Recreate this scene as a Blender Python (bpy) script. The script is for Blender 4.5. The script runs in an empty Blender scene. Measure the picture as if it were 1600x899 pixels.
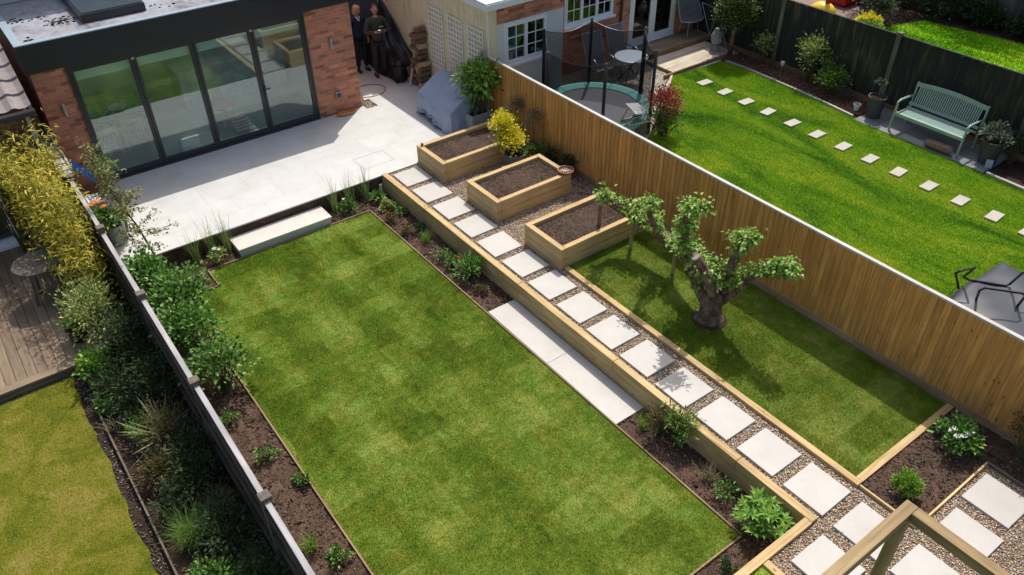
import bpy, math, random
import numpy as np
from mathutils import Vector, Matrix
random.seed(7); RNG = np.random.default_rng(11)
S = bpy.context.scene; COL = S.collection; PI = math.pi
ORD = 'first second third fourth fifth sixth seventh eighth ninth tenth eleventh twelfth thirteenth fourteenth fifteenth'.split()

# ------------------------------------------------------------------ materials
def nmat(name):
    m = bpy.data.materials.new(name); m.use_nodes = True
    nt = m.node_tree; nt.nodes.clear()
    out = nt.nodes.new('ShaderNodeOutputMaterial')
    return m, nt, out
class NT:
    def __init__(s, name):
        s.m, s.t, s.out = nmat(name)
    def n(s, typ, **kw):
        nd = s.t.nodes.new(typ)
        for k, v in kw.items():
            if k.startswith('i_'): nd.inputs[k[2:].replace('_', ' ')].default_value = v
            else: setattr(nd, k, v)
        return nd
    def l(s, a, b): s.t.links.new(a, b)
    def obj(s, scale=(1, 1, 1), rot=(0, 0, 0), loc=(0, 0, 0), rnd=False):
        tc = s.n('ShaderNodeTexCoord'); src = tc.outputs['Object']
        if rnd:
            oi = s.n('ShaderNodeObjectInfo'); ad = s.n('ShaderNodeVectorMath', operation='MULTIPLY_ADD')
            cb = s.n('ShaderNodeCombineXYZ')
            for i in range(3): s.l(oi.outputs['Random'], cb.inputs[i])
            s.l(cb.outputs[0], ad.inputs[0]); ad.inputs[1].default_value = (31, 17, 23); s.l(src, ad.inputs[2]); src = ad.outputs[0]
        mp = s.n('ShaderNodeMapping'); mp.inputs['Scale'].default_value = scale; mp.inputs['Rotation'].default_value = rot; mp.inputs['Location'].default_value = loc
        s.l(src, mp.inputs['Vector']); return mp.outputs[0]
    def noise(s, vec, scale, detail=4, rough=.55, dist=0):
        nd = s.n('ShaderNodeTexNoise'); nd.inputs['Scale'].default_value = scale; nd.inputs['Detail'].default_value = detail
        nd.inputs['Roughness'].default_value = rough; nd.inputs['Distortion'].default_value = dist
        s.l(vec, nd.inputs['Vector']); return nd.outputs['Fac']
    def ramp(s, fac, stops, interp='LINEAR'):
        r = s.n('ShaderNodeValToRGB'); r.color_ramp.interpolation = interp
        e = r.color_ramp.elements
        while len(e) < len(stops): e.new(.5)
        for i, (p, c) in enumerate(stops):
            e[i].position = p; e[i].color = (*c, 1) if len(c) == 3 else c
        s.l(fac, r.inputs[0]); return r.outputs[0]
    def mix(s, fac, a, b, mode='MIX'):
        m = s.n('ShaderNodeMix', data_type='RGBA', blend_type=mode)
        if isinstance(fac, (int, float)): m.inputs[0].default_value = fac
        else: s.l(fac, m.inputs[0])
        for i, v in ((6, a), (7, b)):
            if isinstance(v, tuple): m.inputs[i].default_value = (*v, 1)
            else: s.l(v, m.inputs[i])
        return m.outputs[2]
    def math(s, op, a, b=0.):
        m = s.n('ShaderNodeMath', operation=op)
        for i, v in enumerate((a, b)):
            if isinstance(v, (int, float)): m.inputs[i].default_value = v
            else: s.l(v, m.inputs[i])
        return m.outputs[0]
    def island(s):
        return s.n('ShaderNodeNewGeometry').outputs['Random Per Island']
    def bsdf(s, col, rough=.6, spec=.5, metal=0, bump=None, bstr=.3, bdist=.01, trans=0, coat=0):
        p = s.n('ShaderNodeBsdfPrincipled')
        if isinstance(col, tuple): p.inputs['Base Color'].default_value = (*col, 1)
        else: s.l(col, p.inputs['Base Color'])
        if isinstance(rough, (int, float)): p.inputs['Roughness'].default_value = rough
        else: s.l(rough, p.inputs['Roughness'])
        p.inputs['Specular IOR Level'].default_value = spec; p.inputs['Metallic'].default_value = metal
        if bump is not None:
            b = s.n('ShaderNodeBump'); b.inputs['Strength'].default_value = bstr; b.inputs['Distance'].default_value = bdist
            s.l(bump, b.inputs['Height']); s.l(b.outputs[0], p.inputs['Normal'])
        o = p.outputs[0]
        if trans:
            t = s.n('ShaderNodeBsdfTranslucent')
            if isinstance(col, tuple): t.inputs[0].default_value = (*col, 1)
            else: s.l(col, t.inputs[0])
            mx = s.n('ShaderNodeMixShader'); mx.inputs[0].default_value = trans
            s.l(o, mx.inputs[1]); s.l(t.outputs[0], mx.inputs[2]); o = mx.outputs[0]
        s.l(o, s.out.inputs[0]); return s.m

def plain(name, col, rough=.6, metal=0, var=.18, spec=.5, scale=9, rnd=True):
    t = NT(name); v = t.obj(rnd=rnd)
    f = t.noise(v, scale, 5, .65)
    c = t.ramp(f, [(.3, tuple(x*(1-var) for x in col)), (.7, tuple(min(1, x*(1+var)) for x in col))])
    g = t.noise(v, scale*6, 3)
    return t.bsdf(c, rough, spec, metal, bump=g, bstr=.15, bdist=.004)

def wood(name, c1, c2, axis, isl=True, scale=1., knots=True, rough=.75, vr=(.66, 1.12)):
    t = NT(name); sc = [26*scale]*3; sc['xyz'.index(axis)] = 1.3*scale
    tc = t.n('ShaderNodeTexCoord'); base = tc.outputs['Object']
    if isl:
        ad = t.n('ShaderNodeVectorMath', operation='MULTIPLY_ADD'); cb = t.n('ShaderNodeCombineXYZ'); r = t.island()
        for i in range(3): t.l(r, cb.inputs[i])
        t.l(cb.outputs[0], ad.inputs[0]); ad.inputs[1].default_value = (13, 29, 41); t.l(base, ad.inputs[2]); base = ad.outputs[0]
    mp = t.n('ShaderNodeMapping'); mp.inputs['Scale'].default_value = sc; t.l(base, mp.inputs[0])
    g = t.noise(mp.outputs[0], 1.0, 6, .6, .6)
    col = t.ramp(g, [(.3, c1), (.72, c2)])
    big = t.noise(base, 1.7, 3); col = t.mix(.6, col, t.ramp(big, [(.3, (.55, .55, .55)), (.7, (1, 1, 1))]), 'MULTIPLY')
    if isl:
        rr = t.ramp(t.island(), [(0, (vr[0],)*3), (.5, (.94, .92, .9)), (1, (vr[1], vr[1]*.985, vr[1]*.94))])
        col = t.mix(1., col, rr, 'MULTIPLY')
    if knots:
        ks = [9.]*3; ks['xyz'.index(axis)] = 3.6
        mk = t.n('ShaderNodeMapping'); mk.inputs['Scale'].default_value = ks; t.l(base, mk.inputs[0])
        vo = t.n('ShaderNodeTexVoronoi'); vo.inputs['Scale'].default_value = .8; t.l(mk.outputs[0], vo.inputs['Vector'])
        k = t.ramp(vo.outputs['Distance'], [(.04, (.35, .25, .18)), (.12, (1, 1, 1))])
        col = t.mix(1., col, k, 'MULTIPLY')
    return t.bsdf(col, rough, .25, bump=g, bstr=.35, bdist=.004)

def brick(name, plane, c1=(.64, .26, .15), c2=(.47, .175, .11), mort=(.42, .32, .25), bw=.225, rh=.075):
    t = NT(name); tc = t.n('ShaderNodeTexCoord'); sp = t.n('ShaderNodeSeparateXYZ'); t.l(tc.outputs['Object'], sp.inputs[0])
    cb = t.n('ShaderNodeCombineXYZ'); t.l(sp.outputs['X' if plane == 'xz' else 'Y'], cb.inputs[0]); t.l(sp.outputs['Z'], cb.inputs[1])
    b = t.n('ShaderNodeTexBrick'); b.inputs['Scale'].default_value = 1; b.inputs['Brick Width'].default_value = bw; b.inputs['Row Height'].default_value = rh
    b.inputs['Mortar Size'].default_value = .006; b.inputs['Mortar Smooth'].default_value = .15; b.inputs['Bias'].default_value = -.1
    b.inputs['Color1'].default_value = (*c1, 1); b.inputs['Color2'].default_value = (*c2, 1); b.inputs['Mortar'].default_value = (*mort, 1)
    t.l(cb.outputs[0], b.inputs['Vector'])
    # a few dark burnt bricks: second brick lookup at same grid
    b2 = t.n('ShaderNodeTexBrick'); b2.inputs['Scale'].default_value = 1; b2.inputs['Brick Width'].default_value = bw; b2.inputs['Row Height'].default_value = rh
    b2.inputs['Mortar Size'].default_value = 0; b2.inputs['Color1'].default_value = (0, 0, 0, 1); b2.inputs['Color2'].default_value = (1, 1, 1, 1); b2.inputs['Bias'].default_value = 0
    of = t.n('ShaderNodeVectorMath', operation='ADD'); of.inputs[1].default_value = (bw*14, rh*28, 0); t.l(cb.outputs[0], of.inputs[0]); t.l(of.outputs[0], b2.inputs['Vector'])
    dk = t.ramp(b2.outputs['Color'], [(.08, (.62, .58, .6)), (.2, (1, 1, 1)), (.8, (1, 1, 1)), (.95, (1.35, 1.25, 1.15))])
    col = t.mix(1., b.outputs['Color'], dk, 'MULTIPLY')
    n = t.noise(tc.outputs['Object'], 22, 5, .7); col = t.mix(.5, col, t.ramp(n, [(.3, (.6, .6, .6)), (.7, (1.1, 1.1, 1.1))]), 'MULTIPLY')
    n2 = t.noise(tc.outputs['Object'], 1.6, 3); col = t.mix(.4, col, t.ramp(n2, [(.3, (.7, .68, .66)), (.7, (1.1, 1.1, 1.1))]), 'MULTIPLY')
    h = t.math('SUBTRACT', t.math('MULTIPLY', n, .35), b.outputs['Fac'])
    return t.bsdf(col, .85, .2, bump=h, bstr=.6, bdist=.006)

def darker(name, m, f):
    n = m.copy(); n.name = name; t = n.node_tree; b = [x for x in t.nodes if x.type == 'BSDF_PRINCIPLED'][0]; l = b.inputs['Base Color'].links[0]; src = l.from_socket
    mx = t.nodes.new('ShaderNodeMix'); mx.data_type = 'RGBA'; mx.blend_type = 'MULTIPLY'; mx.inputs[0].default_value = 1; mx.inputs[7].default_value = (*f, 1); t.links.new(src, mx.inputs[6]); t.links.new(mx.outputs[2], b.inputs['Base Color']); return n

def slabstone(name, bw, rh, joint=.004, col=(.60, .59, .57), jc=(.42, .4, .37), offs=.5, rnd=False, rot=0):
    t = NT(name); v = t.obj(rnd=rnd, rot=(0, 0, rot)); v0 = t.obj(rnd=rnd)
    f = t.noise(v0, 2.2, 6, .62, .4); g = t.noise(v0, 40, 4, .7); s = t.noise(v0, .9, 5, .7)
    lo = tuple(x*.93 for x in col); hi = tuple(min(.86, x*1.05) for x in col)
    c = t.ramp(f, [(.3, lo), (.65, hi)])
    c = t.mix(.5, c, t.ramp(g, [(.35, (.9, .9, .9)), (.65, (1.03, 1.03, 1.03))]), 'MULTIPLY')
    c = t.mix(t.ramp(s, [(.56, (0, 0, 0)), (.7, (.24, .24, .24))]), c, (.42, .34, .25))
    if bw:
        b = t.n('ShaderNodeTexBrick'); b.inputs['Scale'].default_value = 1; b.inputs['Brick Width'].default_value = bw; b.inputs['Row Height'].default_value = rh
        b.inputs['Mortar Size'].default_value = joint; b.inputs['Mortar Smooth'].default_value = .1; b.offset = offs
        b.inputs['Color1'].default_value = (1, 1, 1, 1); b.inputs['Color2'].default_value = (.95, .95, .94, 1)
        jj = tuple(a/b_ for a, b_ in zip(jc, col)); b.inputs['Mortar'].default_value = (*jj, 1)
        t.l(v, b.inputs['Vector']); c = t.mix(1., c, b.outputs['Color'], 'MULTIPLY')
    return t.bsdf(c, .55, .35, bump=g, bstr=.12, bdist=.003)

def leafmat(name, stops, trans=.3, rough=.5, spec=.3):
    t = NT(name); r = t.island()
    n = len(stops); c = t.ramp(r, [(i/(n-1), s) for i, s in enumerate(stops)])
    return t.bsdf(c, rough, spec, trans=trans)

def turfmat(name, lo, mid, hi, roll=None, streak=None, scale=1.):
    t = NT(name); v = t.obj()
    a = t.noise(v, 1.1*scale, 5, .6, .5); b = t.noise(v, 7*scale, 4, .7); d = t.noise(v, 45, 3, .7)
    m = t.math('ADD', t.math('MULTIPLY', a, .3), t.math('ADD', t.math('MULTIPLY', b, .35), t.math('MULTIPLY', d, .35)))
    if roll:
        bk = t.n('ShaderNodeTexBrick'); bk.inputs['Scale'].default_value = 1; bk.inputs['Brick Width'].default_value = roll[0]; bk.inputs['Row Height'].default_value = roll[1]
        bk.inputs['Mortar Size'].default_value = .008; bk.inputs['Mortar Smooth'].default_value = .8; bk.offset = .37
        bk.inputs['Color1'].default_value = (0, 0, 0, 1); bk.inputs['Color2'].default_value = (1, 1, 1, 1); bk.inputs['Mortar'].default_value = (.3, .3, .3, 1)
        w = t.n('ShaderNodeVectorMath', operation='MULTIPLY_ADD')
        nn = t.n('ShaderNodeTexNoise'); nn.inputs['Scale'].default_value = 5; t.l(v, nn.inputs['Vector']); t.l(nn.outputs['Color'], w.inputs[0]); w.inputs[1].default_value = (.07, .07, 0); t.l(v, w.inputs[2])
        t.l(w.outputs[0], bk.inputs['Vector'])
        g = t.n('ShaderNodeSeparateColor'); t.l(bk.outputs['Color'], g.inputs[0])
        m = t.math('ADD', m, t.math('MULTIPLY', t.math('SUBTRACT', g.outputs[0], .5), .125))
    if streak:
        vs = t.obj(scale=streak); q = t.noise(vs, 1, 4, .6, 1.2)
        m = t.math('ADD', t.math('MULTIPLY', m, .4), t.math('MULTIPLY', q, .6))
    if roll:
        cs_ = t.noise(t.obj(scale=(1.9, .28, 1)), 1, 3, .5); m = t.math('ADD', m, t.math('MULTIPLY', t.math('SUBTRACT', cs_, .5), .34))
    c = t.ramp(m, [(.36, lo), (.5, mid), (.64, hi)])
    if roll:
        hn = t.noise(v, 2.3, 4, .7); c = t.mix(1., c, t.ramp(hn, [(.38, (.9, 1.04, .95)), (.52, (1.04, 1.05, 1)), (.66, (1.17, 1.04, .98))]), 'MULTIPLY')
    c = t.mix(1., c, t.ramp(t.island(), [(0, (.5, .52, .5)), (.3, (.85, .86, .8)), (.75, (1.12, 1.1, 1)), (.93, (1.35, 1.3, 1.6)), (.95, (1.5, .95, .9)), (1, (1.3, .8, .8))]), 'MULTIPLY')
    return t.bsdf(c, .7, .08, trans=.1)

def soilmat(name, c1=(.045, .028, .02), c2=(.13, .085, .062)):
    t = NT(name); v = t.obj()
    a = t.noise(v, 3, 6, .7); b = t.noise(v, 38, 5, .75)
    m = t.math('ADD', t.math('MULTIPLY', a, .5), t.math('MULTIPLY', b, .5))
    c = t.ramp(m, [(.36, c1), (.62, c2)])
    return t.bsdf(c, .95, .1, bump=b, bstr=.9, bdist=.02)

def glassmat(name, tint, refl):
    t = NT(name); tr = t.n('ShaderNodeBsdfTransparent'); tr.inputs[0].default_value = (*tint, 1)
    g = t.n('ShaderNodeBsdfGlossy'); g.inputs['Roughness'].default_value = .005; g.inputs[0].default_value = (.95, 1, 1, 1)
    fr = t.n('ShaderNodeFresnel'); fr.inputs[0].default_value = 1.5
    f = t.math('ADD', fr.outputs[0], refl)
    mx = t.n('ShaderNodeMixShader'); t.l(f, mx.inputs[0]); t.l(tr.outputs[0], mx.inputs[1]); t.l(g.outputs[0], mx.inputs[2]); t.l(mx.outputs[0], t.out.inputs[0])
    return t.m

def netmat(name, col, alpha):
    t = NT(name); tr = t.n('ShaderNodeBsdfTransparent'); d = t.n('ShaderNodeBsdfDiffuse'); d.inputs[0].default_value = (*col, 1)
    mx = t.n('ShaderNodeMixShader'); mx.inputs[0].default_value = alpha
    t.l(tr.outputs[0], mx.inputs[1]); t.l(d.outputs[0], mx.inputs[2]); t.l(mx.outputs[0], t.out.inputs[0]); return t.m

M = {}
SL1, SL2 = (.56, .36, .145), (.93, .71, .385)
for ax in 'xyz':
    M['sleeper_'+ax] = wood('sleeper_'+ax, SL1, SL2, ax, True, .8)
    M['pergola_'+ax] = wood('pergola_'+ax, (.3, .205, .095), (.58, .43, .23), ax, True, .8)
    M['greywood_'+ax] = wood('greywood_'+ax, (.1, .085, .07), (.24, .21, .18), ax, True, 1.)
    M['capgrey_'+ax] = wood('capgrey_'+ax, (.4, .39, .39), (.66, .64, .64), ax, True, 1.)
    M['deck_'+ax] = wood('deck_'+ax, (.22, .16, .105), (.38, .29, .205), ax, True, 1.)
    M['palewood_'+ax] = wood('palewood_'+ax, (.5, .42, .32), (.7, .62, .5), ax, True, 1.)
    M['brownwood_'+ax] = wood('brownwood_'+ax, (.2, .1, .05), (.42, .25, .13), ax, True, 1.)
for ax in 'yz': M['fencedark_'+ax] = wood('old_fence_'+ax, (.05, .04, .032), (.14, .115, .09), ax, True, 1.)
M['fence'] = wood('fence_board_wood', (.58, .255, .065), (.97, .54, .165), 'z', True, 1., vr=(.84, 1.08))
M['fence_base'] = wood('fence_base_wood', (.34, .21, .11), (.55, .38, .22), 'y', True, 1.)
M['cap_pale'] = wood('pale_capping', (.66, .62, .55), (.82, .79, .73), 'y', True, 1., knots=False)
M['edging'] = wood('thin_edging', (.22, .14, .09), (.4, .28, .17), 'y', True, 1.)
def darkfence():
    t = NT('dark_painted_fence'); v = t.obj(scale=(8, 9, .7)); n = t.noise(v, 1.4, 6, .75, .6); b = t.noise(t.obj(), .8, 3)
    m = t.math('ADD', t.math('MULTIPLY', n, .7), t.math('MULTIPLY', b, .3))
    c = t.ramp(m, [(.4, (.02, .023, .027)), (.52, (.034, .036, .03)), (.62, (.1, .092, .045))])
    return t.bsdf(c, .8, .2, bump=n, bstr=.3, bdist=.005)
M['dark_fence'] = darkfence()
M['brick_xz'] = brick('red_brick_front', 'xz'); M['brick_yz'] = brick('red_brick_side', 'yz')
M['brick_dark'] = brick('brown_brick', 'xz', (.2, .1, .07), (.14, .07, .055), (.24, .2, .17))
M['patio'] = slabstone('pale_porcelain', .9, .6, .0045, jc=(.46, .44, .41))
M['paver'] = slabstone('pale_paving_slab', 0, 0, rnd=True, col=(.5, .475, .435))
M['step'] = slabstone('pale_step_stone', 0, 0, rnd=True, col=(.6, .57, .5))
M['slate'] = slabstone('grey_slate_paving', .6, .6, .008, col=(.2, .21, .22), jc=(.08, .08, .07))
M['block'] = slabstone('red_block_paving', .2, .1, .006, col=(.24, .15, .12), jc=(.1, .08, .07))
M['stone'] = slabstone('stepping_stone', 0, 0, rnd=True, col=(.42, .4, .34))
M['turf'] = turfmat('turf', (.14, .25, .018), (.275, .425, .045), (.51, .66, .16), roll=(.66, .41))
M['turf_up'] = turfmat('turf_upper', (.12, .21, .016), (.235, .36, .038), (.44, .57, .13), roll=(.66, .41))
M['turf_right'] = turfmat('bright_turf', (.06, .24, .008), (.24, .5, .014), (.52, .66, .045), streak=(1.1, .3, 1))
M['turf_left'] = turfmat('mossy_turf', (.17, .27, .018), (.35, .41, .045), (.56, .52, .14), streak=(1.5, 1.5, 1))
for k_ in ('turf', 'turf_up', 'turf_right', 'turf_left'): M[k_+'_thatch'] = darker(k_+'_thatch', M[k_], (.5, .42, .45))  # darker turf copies: shade between the blades painted into the base colour
M['soil'] = soilmat('dark_soil', (.04, .024, .017), (.16, .1, .07)); M['soil_bed'] = soilmat('raised_bed_soil', (.045, .03, .022), (.125, .085, .065))
M['soil_dark'] = soilmat('shady_soil', (.022, .015, .011), (.07, .048, .035)); M['mulch'] = soilmat('bark_mulch', (.07, .036, .022), (.2, .11, .07))
def stonesmat(name, stops):
    t = NT(name); c = t.ramp(t.island(), stops); return t.bsdf(c, .7, .3)
M['gravel'] = stonesmat('mixed_gravel', [(0, (.13, .09, .06)), (.2, (.38, .24, .15)), (.45, (.6, .44, .29)), (.7, (.72, .6, .45)), (.9, (.45, .41, .38)), (1, (.85, .8, .7))])
M['gravel_pale'] = stonesmat('pale_gravel', [(0, (.3, .25, .19)), (.5, (.5, .44, .36)), (1, (.72, .68, .6))])
M['crumbs'] = stonesmat('soil_crumbs', [(0, (.04, .026, .018)), (.6, (.11, .07, .05)), (.93, (.18, .12, .085)), (1, (.42, .36, .28))])
M['clods'] = stonesmat('soil_clods', [(0, (.03, .018, .013)), (.7, (.1, .064, .045)), (.97, (.16, .11, .08)), (1, (.4, .34, .26))])
M['mulchbits'] = stonesmat('bark_chips', [(0, (.06, .03, .02)), (.6, (.2, .1, .06)), (1, (.38, .22, .14))])
M['anthracite'] = plain('anthracite_cladding', (.015, .018, .026), .45, var=.12, scale=2)
M['frame'] = plain('anthracite_frame', (.022, .026, .032), .35, var=.08)
M['black'] = plain('black_plastic', (.012, .012, .013), .42)
M['blackfoam'] = plain('black_foam', (.015, .015, .016), .8)
M['upvc'] = plain('white_frame', (.8, .81, .83), .35, var=.03)
M['whitewall'] = plain('white_render', (.62, .62, .6), .85, var=.08, scale=2)
def creamwall():
    t = NT('cream_render'); v = t.obj(); a = t.noise(v, 1.1, 6, .7); b = t.noise(t.obj(scale=(1, 5, .6)), 1.5, 5, .7)
    m = t.math('ADD', t.math('MULTIPLY', a, .5), t.math('MULTIPLY', b, .5))
    c = t.ramp(m, [(.34, (.56, .46, .27)), (.5, (.76, .66, .43)), (.7, (.83, .76, .58))]); g = t.noise(v, 60, 3)
    return t.bsdf(c, .9, .2, bump=g, bstr=.2, bdist=.004)
M['cream'] = creamwall()
M['trellis'] = plain('pale_trellis', (.86, .85, .8), .7, var=.1)
def roofmem():
    t = NT('roof_membrane'); v = t.obj(); a = t.noise(v, 1.3, 6, .65, .5); b = t.noise(v, 9, 5, .7)
    m = t.math('ADD', t.math('MULTIPLY', a, .65), t.math('MULTIPLY', b, .35))
    c = t.ramp(m, [(.38, (.13, .115, .115)), (.47, (.3, .29, .31)), (.6, (.43, .45, .52))]); return t.bsdf(c, .35, .5, bump=b, bstr=.1)
M['roof'] = roofmem(); M['rooftrim'] = plain('roof_edge_trim', (.33, .41, .47), .35, var=.08)
M['whiteroof'] = plain('pale_roof', (.62, .64, .66), .5, var=.1, scale=2)
M['tiles'] = plain('grey_roof_tile', (.24, .2, .19), .7, var=.25, scale=6)
M['glass'] = glassmat('door_glass', (.9, .98, .96), .055); M['winglass'] = glassmat('window_glass', (.85, .95, .9), .06); M['added_skyglass'] = glassmat('added_skylight_glass', (.9, .97, .95), .12)
M['net'] = netmat('enclosure_net', (.012, .012, .013), .5)
M['mesh'] = netmat('woven_mesh', (.16, .17, .18), .85)
M['teal'] = plain('teal_pad', (.09, .4, .36), .45); M['mat'] = plain('jump_mat', (.09, .1, .125), .6, var=.1)
M['steel'] = plain('grey_metal', (.35, .36, .37), .35, .6); M['darksteel'] = plain('dark_metal', (.05, .05, .055), .4, .5)
M['cover'] = plain('grey_blue_cover', (.29, .35, .46), .55, var=.12, scale=3)
M['coverdark'] = plain('dark_grey_cover', (.04, .046, .06), .5, var=.15, scale=3)
M['galv'] = plain('pale_grey_planter', (.34, .36, .35), .55); M['greypot'] = plain('grey_pot', (.16, .175, .18), .5); M['darkpot'] = plain('charcoal_pot', (.05, .052, .06), .55)
M['terra'] = plain('terracotta', (.36, .14, .07), .8); M['whitepot'] = plain('white_pot', (.7, .7, .68), .4)
M['bench'] = plain('sage_paint', (.3, .42, .365), .4, var=.08)
M['statue'] = plain('grey_stone_statue', (.27, .27, .27), .85, var=.25, scale=14)
M['trough'] = plain('carved_brown_trough', (.22, .13, .1), .7, var=.5, scale=18)
M['orange'] = plain('orange_webbing', (.7, .22, .02), .6); M['redhose'] = plain('red_hose', (.35, .06, .03), .5)
M['blue'] = plain('blue_plastic', (.03, .12, .4), .4); M['yellow'] = plain('yellow_plastic', (.85, .55, .01), .4); M['red'] = plain('red_plastic', (.5, .02, .02), .4)
M['log'] = plain('cut_logs', (.2, .12, .07), .9, var=.4, scale=10); M['logend'] = plain('log_ends', (.5, .33, .19), .9, var=.25, scale=14)
M['tarp'] = plain('black_tarpaulin', (.012, .013, .015), .4, var=.3)
def bark():
    t = NT('bark'); v = t.obj(); a = t.noise(v, 5, 6, .7, .5); b = t.noise(v, 34, 5, .75)
    c = t.ramp(t.math('ADD', t.math('MULTIPLY', a, .6), t.math('MULTIPLY', b, .4)), [(.38, (.06, .036, .026)), (.5, (.2, .125, .09)), (.62, (.4, .3, .23))])
    return t.bsdf(c, .9, .15, bump=b, bstr=1., bdist=.025)
M['bark'] = bark(); M['stem'] = plain('green_brown_stem', (.1, .085, .035), .8); M['cut'] = plain('cut_wood', (.36, .31, .26), .85)
L = {
 'apple': leafmat('apple_leaf', [(.07, .17, .02), (.18, .34, .035), (.32, .5, .08), (.58, .7, .28)], .35),
 'green': leafmat('green_leaf', [(.04, .11, .015), (.09, .19, .025), (.16, .29, .045), (.3, .42, .12)]),
 'bush': leafmat('bush_leaf', [(.03, .09, .012), (.075, .19, .025), (.15, .32, .05), (.36, .52, .17)]),
 'dark': leafmat('dark_leaf', [(.015, .035, .012), (.03, .06, .02), (.05, .09, .03), (.1, .14, .06)]),
 'olive': leafmat('olive_leaf', [(.05, .07, .045), (.1, .13, .085), (.2, .24, .17)]),
 'yellow': leafmat('yellow_leaf', [(.55, .5, .02), (.72, .66, .04), (.85, .78, .12)], .35),
 'bamboo': leafmat('bamboo_leaf', [(.09, .12, .015), (.36, .32, .03), (.62, .54, .06), (.8, .7, .16)], .35),
 'lime': leafmat('lime_leaf', [(.1, .22, .02), (.2, .36, .04), (.34, .5, .08)]),
 'red': leafmat('red_leaf', [(.12, .02, .02), (.3, .035, .04), (.45, .08, .08), (.2, .2, .05)]),
 'varieg': leafmat('variegated_leaf', [(.12, .2, .04), (.34, .42, .1), (.62, .64, .28)]),
 'bright': leafmat('glossy_bright_leaf', [(.08, .2, .02), (.17, .34, .04), (.32, .5, .1)], .3, .35),
 'grass': leafmat('reed_blade', [(.09, .17, .03), (.2, .3, .07), (.38, .44, .16)]),
 'straw': leafmat('straw_blade', [(.16, .14, .05), (.3, .27, .12), (.45, .42, .25)]),
 'bronze': leafmat('bronze_leaf', [(.06, .04, .02), (.16, .12, .04), (.22, .2, .07)]),
 'white': leafmat('white_petal', [(.75, .75, .72), (.85, .85, .82)], .2),
 'orangef': leafmat('orange_petal', [(.75, .16, .01), (.9, .32, .02)], .2),
 'redf': leafmat('red_petal', [(.5, .02, .015), (.6, .05, .04)], .2),
 'pink': leafmat('pink_petal', [(.45, .12, .3), (.6, .3, .45)], .2),
}
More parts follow.
